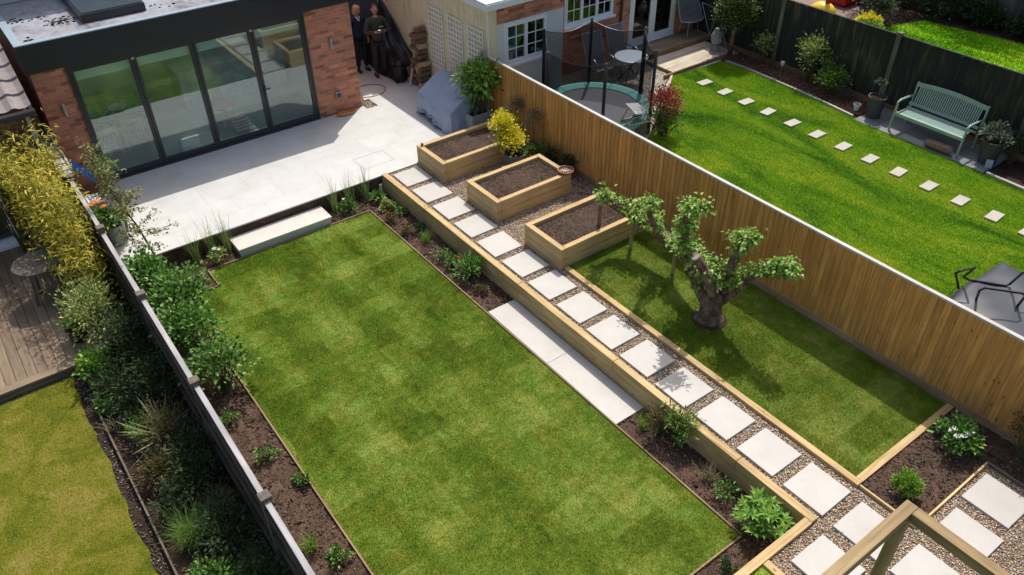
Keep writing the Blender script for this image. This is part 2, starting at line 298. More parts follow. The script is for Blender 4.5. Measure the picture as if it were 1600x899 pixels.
# ------------------------------------------------------------------ mesh helpers
class MB:
    def __init__(s): s.v = []; s.f = []; s.mi = []; s.n = 0; s.smooth = False
    def raw(s, vs, fs, mi=0):
        vs = [tuple(map(float, p)) for p in vs]
        s.v += vs; s.f += [tuple(int(i)+s.n for i in f) for f in fs]; s.mi += [mi]*len(fs); s.n += len(vs); return s
    def box(s, x0, x1, y0, y1, z0, z1, mi=0):
        vs = [(x, y, z) for x in (x0, x1) for y in (y0, y1) for z in (z0, z1)]
        return s.raw(vs, [(0, 1, 3, 2), (4, 6, 7, 5), (0, 4, 5, 1), (2, 3, 7, 6), (0, 2, 6, 4), (1, 5, 7, 3)], mi)
    def obox(s, c, size, mat3, mi=0):      # oriented box
        c = Vector(c); h = [q/2 for q in size]; vs = []
        for a in (-1, 1):
            for b in (-1, 1):
                for d in (-1, 1): vs.append(c + mat3 @ Vector((a*h[0], b*h[1], d*h[2])))
        return s.raw(vs, [(0, 1, 3, 2), (4, 6, 7, 5), (0, 4, 5, 1), (2, 3, 7, 6), (0, 2, 6, 4), (1, 5, 7, 3)], mi)
    def bar(s, a, b, w, h, up=(0, 0, 1), mi=0):
        a, b = Vector(a), Vector(b); d = (b-a); ln = d.length; d.normalize(); u = Vector(up)
        if abs(d.dot(u)) > .98: u = Vector((0, 1, 0))
        r = d.cross(u).normalized(); u = r.cross(d)
        m3 = Matrix((d, r, u)).transposed(); return s.obox((a+b)/2, (ln, w, h), m3, mi)
    def tube(s, pts, rad, n=8, cap=True, mi=0, jit=0):
        pts = [Vector(p) for p in pts]; rad = rad if isinstance(rad, (list, tuple)) else [rad]*len(pts)
        ref = None; rings = []; vs = []
        for i, p in enumerate(pts):
            d = (pts[min(i+1, len(pts)-1)] - pts[max(i-1, 0)]).normalized()
            if ref is None: ref = Vector((0, 0, 1)) if abs(d.z) < .9 else Vector((1, 0, 0))
            x = d.cross(ref).normalized(); y = d.cross(x).normalized(); ref = y.cross(d) if False else ref - d*ref.dot(d)
            if ref.length < 1e-4: ref = x
            for k in range(n):
                a = 2*PI*k/n; rr = rad[i]*(1+(random.random()-.5)*jit)
                vs.append(p + x*math.cos(a)*rr + y*math.sin(a)*rr)
        fs = []
        for i in range(len(pts)-1):
            for k in range(n):
                fs.append((i*n+k, i*n+(k+1) % n, (i+1)*n+(k+1) % n, (i+1)*n+k))
        if cap: fs.append(tuple(range(n))[::-1]); fs.append(tuple((len(pts)-1)*n+k for k in range(n)))
        return s.raw(vs, fs, mi)
    def lathe(s, c, prof, n=20, mi=0, cap=True):
        vs = []; fs = []
        for r, z in prof:
            for k in range(n):
                a = 2*PI*k/n; vs.append((c[0]+r*math.cos(a), c[1]+r*math.sin(a), c[2]+z))
        for i in range(len(prof)-1):
            for k in range(n): fs.append((i*n+k, i*n+(k+1) % n, (i+1)*n+(k+1) % n, (i+1)*n+k))
        if cap: fs.append(tuple(range(n))[::-1]); fs.append(tuple((len(prof)-1)*n+k for k in range(n)))
        return s.raw(vs, fs, mi)
    def prism(s, poly, z0, z1, mi=0):
        n = len(poly); vs = [(x, y, z0) for x, y in poly] + [(x, y, z1) for x, y in poly]
        fs = [tuple(range(n))[::-1], tuple(range(n, 2*n))] + [(k, (k+1) % n, n+(k+1) % n, n+k) for k in range(n)]
        return s.raw(vs, fs, mi)
    def ball(s, c, r, n=10, m=7, mi=0, jit=0):
        r = r if isinstance(r, (tuple, list)) else (r, r, r); prof = []
        vs = [(c[0], c[1], c[2]-r[2])]
        for i in range(1, m):
            t = PI*i/m
            for k in range(n):
                a = 2*PI*k/n; j = 1+(random.random()-.5)*jit
                vs.append((c[0]+r[0]*math.sin(t)*math.cos(a)*j, c[1]+r[1]*math.sin(t)*math.sin(a)*j, c[2]-r[2]*math.cos(t)*j))
        vs.append((c[0], c[1], c[2]+r[2])); fs = []
        for k in range(n): fs.append((0, 1+(k+1) % n, 1+k))
        for i in range(m-2):
            for k in range(n): a = 1+i*n+k; b = 1+i*n+(k+1) % n; fs.append((a, b, b+n, a+n))
        e = len(vs)-1
        for k in range(n): fs.append((e, 1+(m-2)*n+k, 1+(m-2)*n+(k+1) % n))
        return s.raw(vs, fs, mi)
    def build(s, name, mats, parent=None, smooth=False, bevel=0, origin=None):
        me = bpy.data.meshes.new(name); o = bpy.data.objects.new(name, me); COL.objects.link(o)
        off = Vector((0, 0, 0))
        if parent is not None: off = wloc(parent)
        elif origin is not None: off = Vector(origin); o.location = off
        me.from_pydata([(x-off[0], y-off[1], z-off[2]) for x, y, z in s.v], [], s.f)
        for m in (mats if isinstance(mats, (list, tuple)) else [mats]): me.materials.append(m)
        if any(s.mi): me.polygons.foreach_set('material_index', s.mi)
        if smooth: me.polygons.foreach_set('use_smooth', [True]*len(s.f))
        me.update()
        if parent is not None: o.parent = parent
        if bevel:
            b = o.modifiers.new('bevel', 'BEVEL'); b.width = bevel; b.segments = 2; b.limit_method = 'ANGLE'
        return o
def wloc(o):
    v = Vector((0, 0, 0))
    while o is not None: v += o.location; o = o.parent
    return v
def tag(o, label=None, cat=None, group=None, kind=None):
    if label: o['label'] = label
    if cat: o['category'] = cat
    if group: o['group'] = group
    if kind: o['kind'] = kind
    return o
def thing(name, label, cat, loc, group=None):
    o = bpy.data.objects.new(name, None); COL.objects.link(o); o.location = loc; o.empty_display_size = .1
    return tag(o, label, cat, group)
def struct(o): o['kind'] = 'structure'; return o
def nmesh(name, V, F, mat, parent=None, smooth=False):
    """V (n,3) array, F (m,k) array"""
    V = np.asarray(V, dtype=np.float32).copy(); F = np.asarray(F, dtype=np.int32)
    if parent is not None: V -= np.array(wloc(parent), dtype=np.float32)
    me = bpy.data.meshes.new(name); k = F.shape[1]
    me.vertices.add(len(V)); me.vertices.foreach_set('co', V.ravel()); me.loops.add(F.size); me.loops.foreach_set('vertex_index', F.ravel())
    me.polygons.add(len(F)); me.polygons.foreach_set('loop_start', np.arange(0, F.size, k, dtype=np.int32))
    if smooth: me.polygons.foreach_set('use_smooth', np.ones(len(F), dtype=bool))
    me.update(calc_edges=True); me.materials.append(mat)
    o = bpy.data.objects.new(name, me); COL.objects.link(o)
    if parent is not None: o.parent = parent
    return o
def unit(a): return a/np.maximum(np.linalg.norm(a, axis=1, keepdims=True), 1e-9)
def leaves(name, P, D, size, width, mat, parent, fold=.25, droop=.15):
    P = np.asarray(P, float); n = len(P); D = unit(np.asarray(D, float))
    up = unit(RNG.normal(0, .45, (n, 3)) + [0, 0, 1]); R = unit(np.cross(D, up)); U = np.cross(R, D)
    sz = size*RNG.uniform(.6, 1.25, (n, 1)); w = width*sz/size*.5
    b = P; t = P + D*sz - np.array([[0, 0, 1]])*droop*sz; mid = P + D*sz*.45
    l = mid - R*w + U*w*fold; r = mid + R*w + U*w*fold
    V = np.stack([b, l, t, r], 1).reshape(-1, 3); i = np.arange(n)[:, None]*4
    F = np.concatenate([i+[[0, 2, 1]], i+[[0, 3, 2]]], 0)
    return nmesh(name, V, F, mat, parent)
def blades(name, P, H, W, spread, mat, parent, curve=.6, seg=3):
    P = np.asarray(P, float); n = len(P); a = RNG.uniform(0, 2*PI, n); h = H*RNG.uniform(.55, 1.1, n); s = spread*RNG.uniform(.2, 1.1, n)
    d = np.c_[np.cos(a), np.sin(a), np.zeros(n)]; side = np.c_[-np.sin(a), np.cos(a), np.zeros(n)]
    rows = []
    for k in range(seg+1):
        t = k/seg; c = P + d*(s*t**1.6)[:, None]*1. + np.c_[np.zeros(n), np.zeros(n), h*(t-curve*.35*t*t*t)]
        w = W*(1-t)**.6*.5 if k < seg else .0008
        rows += [c - side*w, c + side*w]
    V = np.stack(rows, 1).reshape(-1, 3); m = 2*(seg+1); i = np.arange(n)[:, None]*m; F = []
    for k in range(seg): F.append(i+[[2*k, 2*k+1, 2*k+3, 2*k+2]])
    return nmesh(name, V, np.concatenate(F, 0), mat, parent)
def inrects(rects, dens):
    out = []
    for x0, x1, y0, y1 in rects:
        n = int((x1-x0)*(y1-y0)*dens); out.append(np.c_[RNG.uniform(x0, x1, n), RNG.uniform(y0, y1, n)])
    return np.concatenate(out)
def inpoly(P, poly):
    x, y = P[:, 0], P[:, 1]; c = np.zeros(len(P), bool); n = len(poly)
    for i in range(n):
        x1, y1 = poly[i]; x2, y2 = poly[(i+1) % n]
        if y1 == y2: continue
        k = ((y1 > y) != (y2 > y)) & (x < (x2-x1)*(y-y1)/(y2-y1)+x1); c ^= k
    return c
def turf(name, P, z, h, w, mat):
    n = len(P); a = RNG.uniform(0, 2*PI, n); hh = h*RNG.uniform(.5, 1.2, n); ln = hh*RNG.uniform(.1, .9, n)
    B = np.c_[P, np.full(n, z)]; s = np.c_[-np.sin(a), np.cos(a), np.zeros(n)]*w*.5
    la = RNG.uniform(0, 2*PI, n); T = B + np.c_[np.cos(la)*ln, np.sin(la)*ln, hh]
    V = np.stack([B-s, B+s, T], 1).reshape(-1, 3); F = np.arange(3*n).reshape(-1, 3)
    o = nmesh(name, V, F, mat); o['kind'] = 'stuff'; return o
OCT = np.array([(1, 0, 0), (-1, 0, 0), (0, 1, 0), (0, -1, 0), (0, 0, 1), (0, 0, -1)], float)
OF = np.array([(0, 2, 4), (2, 1, 4), (1, 3, 4), (3, 0, 4), (2, 0, 5), (1, 2, 5), (3, 1, 5), (0, 3, 5)])
def pebbles(name, P, z, r, mat, flat=.55, zj=.006, parent=None):
    n = len(P); a = RNG.uniform(0, 2*PI, n); s = r*RNG.uniform(.55, 1.35, n)
    V = OCT[None]*np.stack([s, s*RNG.uniform(.6, .95, n), s*flat], 1)[:, None, :]
    V = V*(1+RNG.uniform(-.22, .22, V.shape)); V[:, :, 0] += RNG.uniform(-.3, .3, (n, 6))*s[:, None]; V[:, :, 1] += RNG.uniform(-.3, .3, (n, 6))*s[:, None]
    ca, sa = np.cos(a)[:, None], np.sin(a)[:, None]; X = V[:, :, 0]*ca-V[:, :, 1]*sa; Y = V[:, :, 0]*sa+V[:, :, 1]*ca
    zz = z if np.ndim(z) else np.full(n, z)
    V = np.stack([X+P[:, 0:1], Y+P[:, 1:2], V[:, :, 2]+(zz+RNG.uniform(0, zj, n))[:, None]], 2).reshape(-1, 3)
    F = (np.arange(n)[:, None, None]*6+OF[None]).reshape(-1, 3)
    o = nmesh(name, V, F, mat, parent)
    if parent is None: o['kind'] = 'stuff'
    return o
def hfun(x, y, s=1.):
    return (np.sin(x*5.1+y*2.3)*np.cos(y*4.3-x*1.7)*.4 + np.sin(x*13+1.3*np.sin(y*9))*np.cos(y*11.7+x*3)*.35 + np.sin(x*29+y*17)*np.cos(y*31-x*13)*.25)*s
def soil_sheet(name, x0, x1, y0, y1, z, amp, mat, step=.04, parent=None, mound=0):
    nx, ny = max(2, int((x1-x0)/step)), max(2, int((y1-y0)/step)); X, Y = np.meshgrid(np.linspace(x0, x1, nx), np.linspace(y0, y1, ny), indexing='ij')
    Z = z + hfun(X, Y, amp) + RNG.normal(0, amp*.45, X.shape)
    if mound: Z += mound*(1-((X-(x0+x1)/2)/((x1-x0)/2))**2)*(1-((Y-(y0+y1)/2)/((y1-y0)/2))**2)
    V = np.c_[X.ravel(), Y.ravel(), Z.ravel()]; i, j = np.meshgrid(np.arange(nx-1), np.arange(ny-1), indexing='ij'); a = (i*ny+j).ravel()
    return nmesh(name, V, np.c_[a, a+ny, a+ny+1, a+1], mat, parent, smooth=True)
def bush(root, c, rx, rz, nt, nl, size, width, mat, stemmat=None, zc=None, lift=.3, shape=1., stems=True, ry=None, cl=.16, name='foliage', stemname='stem'):
    """leaf clusters round nt twig tips spread in an ellipsoid about c; irregular outline"""
    c = np.array(c, float); ry = ry or rx; zc = rz if zc is None else zc
    d = unit(RNG.normal(0, 1, (nt, 3))); d[:, 2] = np.where(d[:, 2] < -.35, -d[:, 2], d[:, 2]); rr = RNG.uniform(.45, 1.08, (nt, 1))**shape
    T = c + [0, 0, zc] + d*rr*[rx, ry, rz]
    k = RNG.integers(0, nt, nl); off = RNG.normal(0, 1, (nl, 3))*cl*min(rx, rz)*1.6
    P = T[k]+off; P[:, 2] = np.maximum(P[:, 2], c[2]+.01)
    D = unit(off)*.7 + unit(P-(c+[0, 0, zc*.6]))*.8 + RNG.normal(0, .35, (nl, 3)) + [0, 0, lift]
    leaves(name, P, D, size, width, mat, root)
    if stems:
        m = MB()
        for t in T[:min(nt, 26)]:
            b = c + np.array([RNG.normal(0, rx*.08), RNG.normal(0, rx*.08), 0]); mid = (b+t)/2+RNG.normal(0, rx*.06, 3)+[0, 0, rz*.08]
            m.tube([b, mid, t], [.008+.008*rx, .006+.004*rx, .003], 5)
        m.build(stemname, stemmat or M['stem'], root)
def shrub(name, label, loc, rx, rz, nt, nl, size, width, leaf, group=None, cat='shrub', **kw):
    r = thing(name, label, cat, loc, group); bush(r, loc, rx, rz, nt, nl, size, width, L[leaf], **kw); return r
def reed(name, label, loc, n, h, spread, leaf='grass', w=.008, group=None, cat='grass clump', base=.05, curve=.6):
    r = thing(name, label, cat, loc, group); P = np.c_[RNG.normal(loc[0], base, n), RNG.normal(loc[1], base, n), np.full(n, loc[2])]
    blades('foliage', P, h, w, spread, L[leaf], r, curve); return r
def flowers(root, c, r, n, size, leaf, name='flower'):
    """n separate blooms, each a part"""
    for _ in range(n):
        a = RNG.uniform(0, 2*PI); q = r*math.sqrt(RNG.uniform(0, 1)); p = np.array([c[0]+q*math.cos(a), c[1]+q*math.sin(a), c[2]+RNG.uniform(-.03, .03)])
        k = 7; aa = np.arange(k)*2*PI/k; D = np.c_[np.cos(aa), np.sin(aa), np.full(k, .35)]
        leaves(name, np.repeat(p[None], k, 0), D, size*.55, size*.4, L[leaf], root)
def pot(root, c, r, h, mat, soil=True, rim=.012, taper=.78, n=24, name='pot'):
    m = MB(); m.lathe(c, [(r*taper, 0), (r, h-.03), (r+rim, h-.03), (r+rim, h), (r-rim, h), (r-rim*1.6, h-.04)], n); m.build(name, mat, root, smooth=False)
    if soil: MB().lathe((c[0], c[1], c[2]+h-.05), [(r*.95, 0), (r*.93, .012)], n).build('soil', M['soil_dark'], root)

# ------------------------------------------------------------------ terrain and surfaces
struct(MB().box(-70, 90, -60, 90, -1.2, -.45).build('ground', M['soil_dark']))
struct(MB().box(1.07, 6.45, -3, 13.3, -.5, -.05).build('garden_ground', M['soil_dark']))
# main lawn
LAWN = [(2.48, 12.73), (5.80, 12.73), (5.84, 3.14), (1.87, 3.14), (1.87, 12.17), (2.48, 12.17)]
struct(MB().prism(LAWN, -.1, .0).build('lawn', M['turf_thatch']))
P = inrects([(1.87, 5.84, 3.12, 12.75)], 15000); P = P[inpoly(P, LAWN)]
turf('grass', P, -.004, .03, .006, M['turf'])
e = thing('lawn_edging', 'thin weathered timber edging strip around the large lower lawn', 'lawn edging', (1.87, 3.14, 0))
m = MB(); pts = LAWN+[LAWN[0]]
for a, b in zip(pts[:-1], pts[1:]):
    d = Vector((b[0]-a[0], b[1]-a[1])).normalized(); nrm = Vector((-d.y, d.x))*.014
    m.bar((a[0]+nrm.x-d.x*.0, a[1]+nrm.y, -.01), (b[0]+nrm.x, b[1]+nrm.y, -.01), .022, .07)
m.build('edging_board', M['edging'], e)
# soil borders
def soilbed(rects, z, amp, mat, dens, crumb, cs=.011, nm='soil_bed'):
    for r in rects: struct(soil_sheet(nm, *r, z, amp, mat))
    P = inrects(rects, dens); pebbles(nm+'_crumbs', P, z+hfun(P[:, 0], P[:, 1], amp)+.003, cs, crumb); P = inrects(rects, dens/9); P = P[np.sin(P[:, 0]*6+P[:, 1]*4.3)*np.sin(P[:, 1]*3.1-P[:, 0]*2) > -.2]; pebbles(nm+'_clods', P, z+hfun(P[:, 0], P[:, 1], amp)+.004, cs*2.6, M['clods'], .6)
soilbed([(1.09, 1.88, 2.6, 13.3), (1.88, 2.49, 12.16, 13.3), (2.49, 6.43, 12.72, 13.3), (5.82, 6.43, 8.66, 12.73), (5.84, 6.43, 2.7, 5.49), (1.09, 5.85, 2.68, 3.12)], -.015, .022, M['soil'], 1300, M['crumbs'])
# upper terrace
GB_ = soilmat('gravel_bedding', (.14, .1, .07), (.3, .22, .15))
struct(MB().box(6.56, 9.68, -3, 13.3, -.5, .322).build('terrace_ground', GB_))
struct(MB().box(5.5, 6.56, -3, 2.6, -.5, .322).build('terrace_ground', GB_))
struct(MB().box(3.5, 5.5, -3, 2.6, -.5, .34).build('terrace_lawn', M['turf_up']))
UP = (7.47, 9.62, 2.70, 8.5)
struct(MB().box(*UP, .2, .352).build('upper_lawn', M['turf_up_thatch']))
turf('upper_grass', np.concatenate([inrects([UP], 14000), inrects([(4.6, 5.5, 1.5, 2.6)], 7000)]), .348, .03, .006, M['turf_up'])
struct(MB().lathe((8.36, 6.02, .353), [(.29, 0), (.26, .012), (.1, .02)], 18).build('tree_soil_patch', M['soil_dark']))
soilbed([(7.43, 9.66, 1.82, 2.6), (9.08, 9.66, -1, 1.82)], .345, .018, M['soil'], 1500, M['crumbs'])
GR = [(6.56, 7.36, 8.3, 13.29), (7.36, 9.68, 8.45, 13.29), (6.56, 7.35, 1.8, 8.3), (5.6, 9.04, -.3, 1.8), (5.6, 6.56, 1.8, 2.59)]
P = inrects(GR, 3400)
pavs = [(6.62+RNG.uniform(-.012, .012), 13.165-.767*i) for i in range(15)]
south = [(5.81, 2.43, 'white paving slab left of the path, beside the bed corner timber'), (5.81, 1.66, 'white paving slab under the arm of the timber frame, lower left'),
         (6.62, 1.66, 'white paving slab standing inside the timber frame corner'), (7.47, 1.67, 'white paving slab beyond the timber frame, against the thin timber edging'),
         (8.28, 1.72, 'white paving slab in gravel furthest right'), (5.81, .9, 'white paving slab at the bottom edge of the photo under the frame'), (6.62, .9, 'white paving slab cut by the bottom edge of the photo inside the frame')]
keep = np.ones(len(P), bool)
for x, y in pavs+[(a, b) for a, b, _ in south]: keep &= ~((P[:, 0] > x+.005) & (P[:, 0] < x+.595) & (P[:, 1] < y-.005) & (P[:, 1] > y-.595))
BEDS = [(7.32, 9.17, 12.27, 13.30), (7.33, 9.15, 10.42, 11.45), (7.31, 9.12, 8.50, 9.55)]
for x0, x1, y0, y1 in BEDS: keep &= ~((P[:, 0] > x0) & (P[:, 0] < x1) & (P[:, 1] > y0) & (P[:, 1] < y1))
pebbles('gravel', P[keep], .328, .0125, M['gravel'])
P = RNG.uniform([9.2, 8.6], [9.68, 12.6], (350, 2)); pebbles('fallen_bark', P, .34, .02, M['mulchbits'])
# pavers
base = MB().box(0, .6, -.6, 0, -.03, .012).build('paving_slab', M['paver'], bevel=.004); base.name = 'paving_slab'
for i, (x, y) in enumerate(pavs):
    o = base if i == 0 else base.copy()
    if i: COL.objects.link(o)
    o.location = (x, y, .352); o.rotation_euler.z = RNG.uniform(-.008, .008)
    where = ', touching the patio' if i == 0 else (', last before the timber frame' if i == 14 else ' counting from the patio')
    tag(o, 'square white slab, %s of the straight gravel path%s' % (ORD[i], where), 'paving slab', 'square white slabs of the stepping path')
P = RNG.uniform([6.6, 1.8], [7.24, 13.2], (170, 2)); P = P[np.abs(P[:, 0]-6.92) > .22]; pebbles('stray_gravel', P, .368, .009, M['gravel'])
for x, y, lab in south:
    o = base.copy(); COL.objects.link(o); o.location = (x, y, .352); tag(o, lab, 'paving slab', 'square white slabs of the stepping path')
# strip slabs beside lawn
for y0, y1, lab in ((7.075, 8.67, 'long white slab beside the lawn, half nearer the house'), (5.47, 7.07, 'long white slab beside the lawn, half nearer the camera')):
    o = MB().box(5.86, 6.42, y0, y1, -.04, .016).build('strip_slab', M['paver'], bevel=.003, origin=(5.86, y0, 0)); tag(o, lab, 'paving slab', 'white strip slabs beside the lawn')
# step
o = thing('garden_step', 'pale stone step between the lawn and the patio', 'step', (3.1, 12.8, 0))
MB().box(3.12, 4.98, 12.80, 13.27, -.05, .128).build('riser', M['step'], o); MB().box(3.10, 5.0, 12.77, 13.28, .131, .175).build('tread', M['step'], o, bevel=.004)
# sleepers: retaining wall along the path
t = thing('sleeper_retaining_wall', 'long pale timber sleeper wall between the lower garden and the slab path', 'retaining wall', (6.5, 8, 0))
for z0, z1, o_ in ((-.05, .168, 0), (.171, .385, 1.2)):
    ys = [2.6, 5.0-o_, 7.4-o_, 9.8-o_, 12.2-o_*.5, 13.3]
    for a, b in zip(ys[:-1], ys[1:]): MB().box(6.435, 6.552, a+.004, b-.004, z0, z1).build('sleeper', M['sleeper_y'], t, bevel=.006)
for z0, z1 in ((-.05, .168), (.171, .385)):
    for a, b in ((4.35, 6.43), (2.4, 4.345)): MB().box(a, b, 2.595, 2.705, z0, z1).build('sleeper', M['sleeper_x'], t, bevel=.006)
for i in (0,): MB().box(5.50, 5.60, .3, 2.59, .1, .38).build('sleeper', M['sleeper_y'], t, bevel=.006)
t = thing('sleeper_edging', 'flat timber sleeper edging round the upper lawn with the old tree', 'lawn edging', (7.4, 2.6, .3))
for a, b in ((2.6, 5.0), (5.004, 7.4), (7.404, 8.49)): MB().box(7.365, 7.465, a, b, .1, .383).build('sleeper', M['sleeper_y'], t, bevel=.005)
MB().box(7.468, 9.64, 2.598, 2.698, .1, .383).build('sleeper', M['sleeper_x'], t, bevel=.005)
t = thing('gravel_edging', 'thin timber strips between the gravel and the planted corner bed', 'edging', (7.4, 1.8, .3))
MB().box(7.395, 7.42, 1.8, 2.59, .25, .372).build('edging_board', M['sleeper_y'], t); MB().box(7.42, 9.05, 1.79, 1.815, .25, .374).build('edging_board', M['sleeper_x'], t)
MB().box(9.052, 9.075, -.5, 1.815, .25, .374).build('edging_board', M['greywood_y'], t)
# raised beds
BL = ['raised timber bed nearest the patio, soil raked into ridges', 'middle raised timber bed with a terracotta dish on its far corner', 'raised timber bed beside the upper lawn, a prop standing in its soil']
for (x0, x1, y0, y1), lab in zip(BEDS, BL):
    t = thing('raised_bed', lab, 'raised bed', (x0, y0, .33), 'raised timber sleeper beds beside the path'); w = .105
    for k, (z0, z1) in enumerate(((.30, .535), (.539, .765))):
        e_ = .004*k
        MB().box(x0, x0+w, y0, y1-w-.002, z0, z1).build('side_board', M['sleeper_y'], t, bevel=.007)
        MB().box(x1-w, x1, y0+w+.002, y1, z0, z1).build('side_board', M['sleeper_y'], t, bevel=.007)
        MB().box(x0+w+.002, x1, y0+e_, y0+w, z0, z1).build('side_board', M['sleeper_x'], t, bevel=.007)
        MB().box(x0, x1-w-.002, y1-w, y1, z0, z1).build('side_board', M['sleeper_x'], t, bevel=.007)
    soil_sheet('soil', x0+w, x1-w, y0+w, y1-w, .69, .016, M['soil_bed'], .035, t, .02)
    P = inrects([(x0+w+.02, x1-w-.02, y0+w+.02, y1-w-.02)], 1500)
    pebbles('soil_crumbs', P, .70+hfun(P[:, 0], P[:, 1], .012), .011, M['crumbs'], parent=t)
o = MB().ball((7.40, 13.2, .80), .035, jit=.3).build('fir_cone', M['log'], smooth=True, origin=(7.4, 13.2, .765)); tag(o, 'small dark ball resting on the corner of the bed nearest the patio', 'ball')
t = thing('pebble_dish', 'round terracotta dish of pale pebbles on the middle bed corner', 'dish', (9.08, 10.52, .766))
MB().lathe((9.08, 10.52, .768), [(.12, 0), (.155, .05), (.165, .05), (.165, .062), (.145, .062), (.13, .02)], 26).build('dish', M['terra'], t)
P = RNG.normal(0, .05, (60, 2)); P = P[np.linalg.norm(P, axis=1) < .12]+[9.08, 10.52]; pebbles('pebble_filling', P, .80, .022, M['gravel_pale'], parent=t)
# patio
struct(MB().box(1.1, 9.68, 13.305, 19.6, -.3, .33).box(1.1, 7.31, 13.29, 13.9, .331, .332).build('patio_base', M['soil']))
PT = [(1.1, 13.285), (7.30, 13.285), (7.30, 13.33), (9.68, 13.33), (9.68, 19.6), (7.95, 19.6), (7.95, 16.2), (1.1, 16.45)]
PT = [(1.1, 13.285), (7.30, 13.285), (7.30, 13.33), (9.68, 13.33), (9.68, 19.0), (7.72, 19.0), (7.72, 16.75), (8.02, 16.75), (8.02, 16.28), (7.72, 16.28), (7.72, 16.47), (1.79, 16.47), (1.79, 16.1), (1.1, 16.1)]
struct(MB().prism(PT, .334, .36).build('patio', M['patio']))
P = inrects([(7.72, 8.01, 16.3, 16.74)], 3200); pebbles('drain_gravel', P, .335, .013, M['gravel'])
t = thing('manhole_cover', 'recessed paved drain cover outlined by a thin metal rim in the patio', 'drain cover', (6.6, 13.95, .36))
m = MB(); c0 = (6.62, 13.98); ww, hh = .36, .26
for sx, sy, a, b in ((-1, 0, 0, hh), (1, 0, 0, hh), (0, -1, ww, 0), (0, 1, ww, 0)):
    m.box(c0[0]+sx*ww-(a or .004), c0[0]+sx*ww+(a or .004), c0[1]+sy*hh-(b or .004), c0[1]+sy*hh+(b or .004), .357, .3625)
m.build('rim', M['steel'], t)

# ------------------------------------------------------------------ right timber fence
t = thing('timber_fence', 'tall golden brown close board fence with pale capping right of the old tree', 'fence', (9.72, 6, .33))
m = MB(); y = 13.98; k = 0
while y > -1.5:
    w = .112; x = 9.695; a, b = y, y-w
    m.raw([(x-.004, a, .47), (x+.012, a, .47), (x+.012, b-.012, .47), (x-.018, b-.012, .47), (x-.004, a, 1.845), (x+.012, a, 1.845), (x+.012, b-.012, 1.845), (x-.018, b-.012, 1.845)],
          [(0, 3, 2, 1), (4, 5, 6, 7), (0, 1, 5, 4), (1, 2, 6, 5), (2, 3, 7, 6), (3, 0, 4, 7)]); y -= w-.006
m.build('boards', M['fence'], t)
m = MB()
for a, b in zip(np.arange(-1.5, 14, 2.6), np.arange(-1.5, 14, 2.6)+2.6): m.box(9.66, 9.72, a+.003, min(b, 13.98), .3, .468)
m.build('gravel_board', M['fence_base'], t)
m = MB(); m.box(9.712, 9.75, -1.5, 13.98, 1.62, 1.70).box(9.712, 9.75, -1.5, 13.98, .7, .78); m.build('rail', M['fence'], t)
for yy in np.arange(-1.2, 14, 2.9): MB().box(9.752, 9.85, yy, yy+.09, .3, 1.72).build('post', M['sleeper_z'], t)
MB().box(9.676, 9.742, -1.5, 13.985, 1.848, 1.885).build('capping', M['cap_pale'], t, bevel=.003)

# ------------------------------------------------------------------ left fence
t = thing('weathered_fence', 'weathered grey timber fence with pale top rail between the two left gardens', 'fence', (1.06, 8, 0))
posts = [16.9, 14.85, 12.78, 10.6, 8.34, 6.08, 3.9, 1.8]
for i, (a, b) in enumerate(zip(posts[:-1], posts[1:])):
    dz = [.0, .0, -.03, -.02, 0, .01, 0][i]; top = 1.42+dz
    m = MB(); y = a-.05
    while y > b+.06:
        w = .13; xx = 1.045+random.uniform(-.004, .004); m.box(xx-.006, xx+.008, max(b+.05, y-w), y, -.02, top-random.uniform(0, .02)); y -= w-.008
    m.build('panel', M['fencedark_z'], t)
    for zz in (.35, .85, 1.3): MB().box(.995, 1.034, b+.05, a-.05, zz, zz+.06).build('rail', M['fencedark_y'], t)
    MB().box(1.018, 1.085, b+.05, a-.05, top+.005, top+.04).build('top_rail', M['capgrey_y'], t, bevel=.004)
for p in posts[1:]:
    m = MB().box(1.0, 1.1, p-.05, p+.05, -.1, 1.5).box(.99, 1.115, p-.062, p+.062, 1.501, 1.535); m.build('post', M['greywood_z'], t)
t = thing('stacked_slats', 'grey weathered slats stacked on the fence top beside the brick pillar', 'timber slats', (1.05, 16, 1.46))
m = MB()
for k in range(13):
    yy = 14.98+k*.155; m.box(.95, 1.13, yy, yy+.12, 1.47+random.uniform(0, .02), 1.51+.012*(k % 2))
m.build('slats', M['capgrey_x'], t)
MB().box(1.135, 1.17, 15.1, 16.1, 1.49, 1.55).build('batten', M['capgrey_y'], t); MB().box(1.12, 1.16, 16.2, 17.2, 1.5, 1.62).build('batten', M['capgrey_y'], t)

# ------------------------------------------------------------------ extension house
H = thing('house_extension', 'flat roofed red brick house extension with black fascia and four glass doors', 'house', (1.17, 16.5, .33))
MB().box(1.19, 1.79, 16.5, 16.8, .0, 2.86).build('brick_pillar', M['brick_xz'], H); MB().box(6.6, 7.7, 16.5, 16.8, .0, 2.86).build('brick_pillar', M['brick_xz'], H)
MB().box(7.4, 7.702, 16.802, 21.5, .0, 2.86).build('side_wall', M['brick_yz'], H); MB().box(1.188, 1.49, 16.802, 21.5, 0, 2.86).build('side_wall', M['brick_yz'], H)
WHT = plain('interior_paint', (.8, .81, .8), .8, var=.03); MB().box(1.491, 7.399, 21.3, 21.5, .3, 2.86).box(1.491, 1.5, 16.81, 21.3, .3, 2.86).box(7.39, 7.399, 16.81, 21.3, .3, 2.86).build('interior_wall', WHT, H)
FLR = plain('interior_floor', (.55, .62, .62), .35, var=.12, scale=1.5); MB().box(1.49, 7.4, 16.62, 21.4, .2, .352).build('interior_floor', FLR, H)
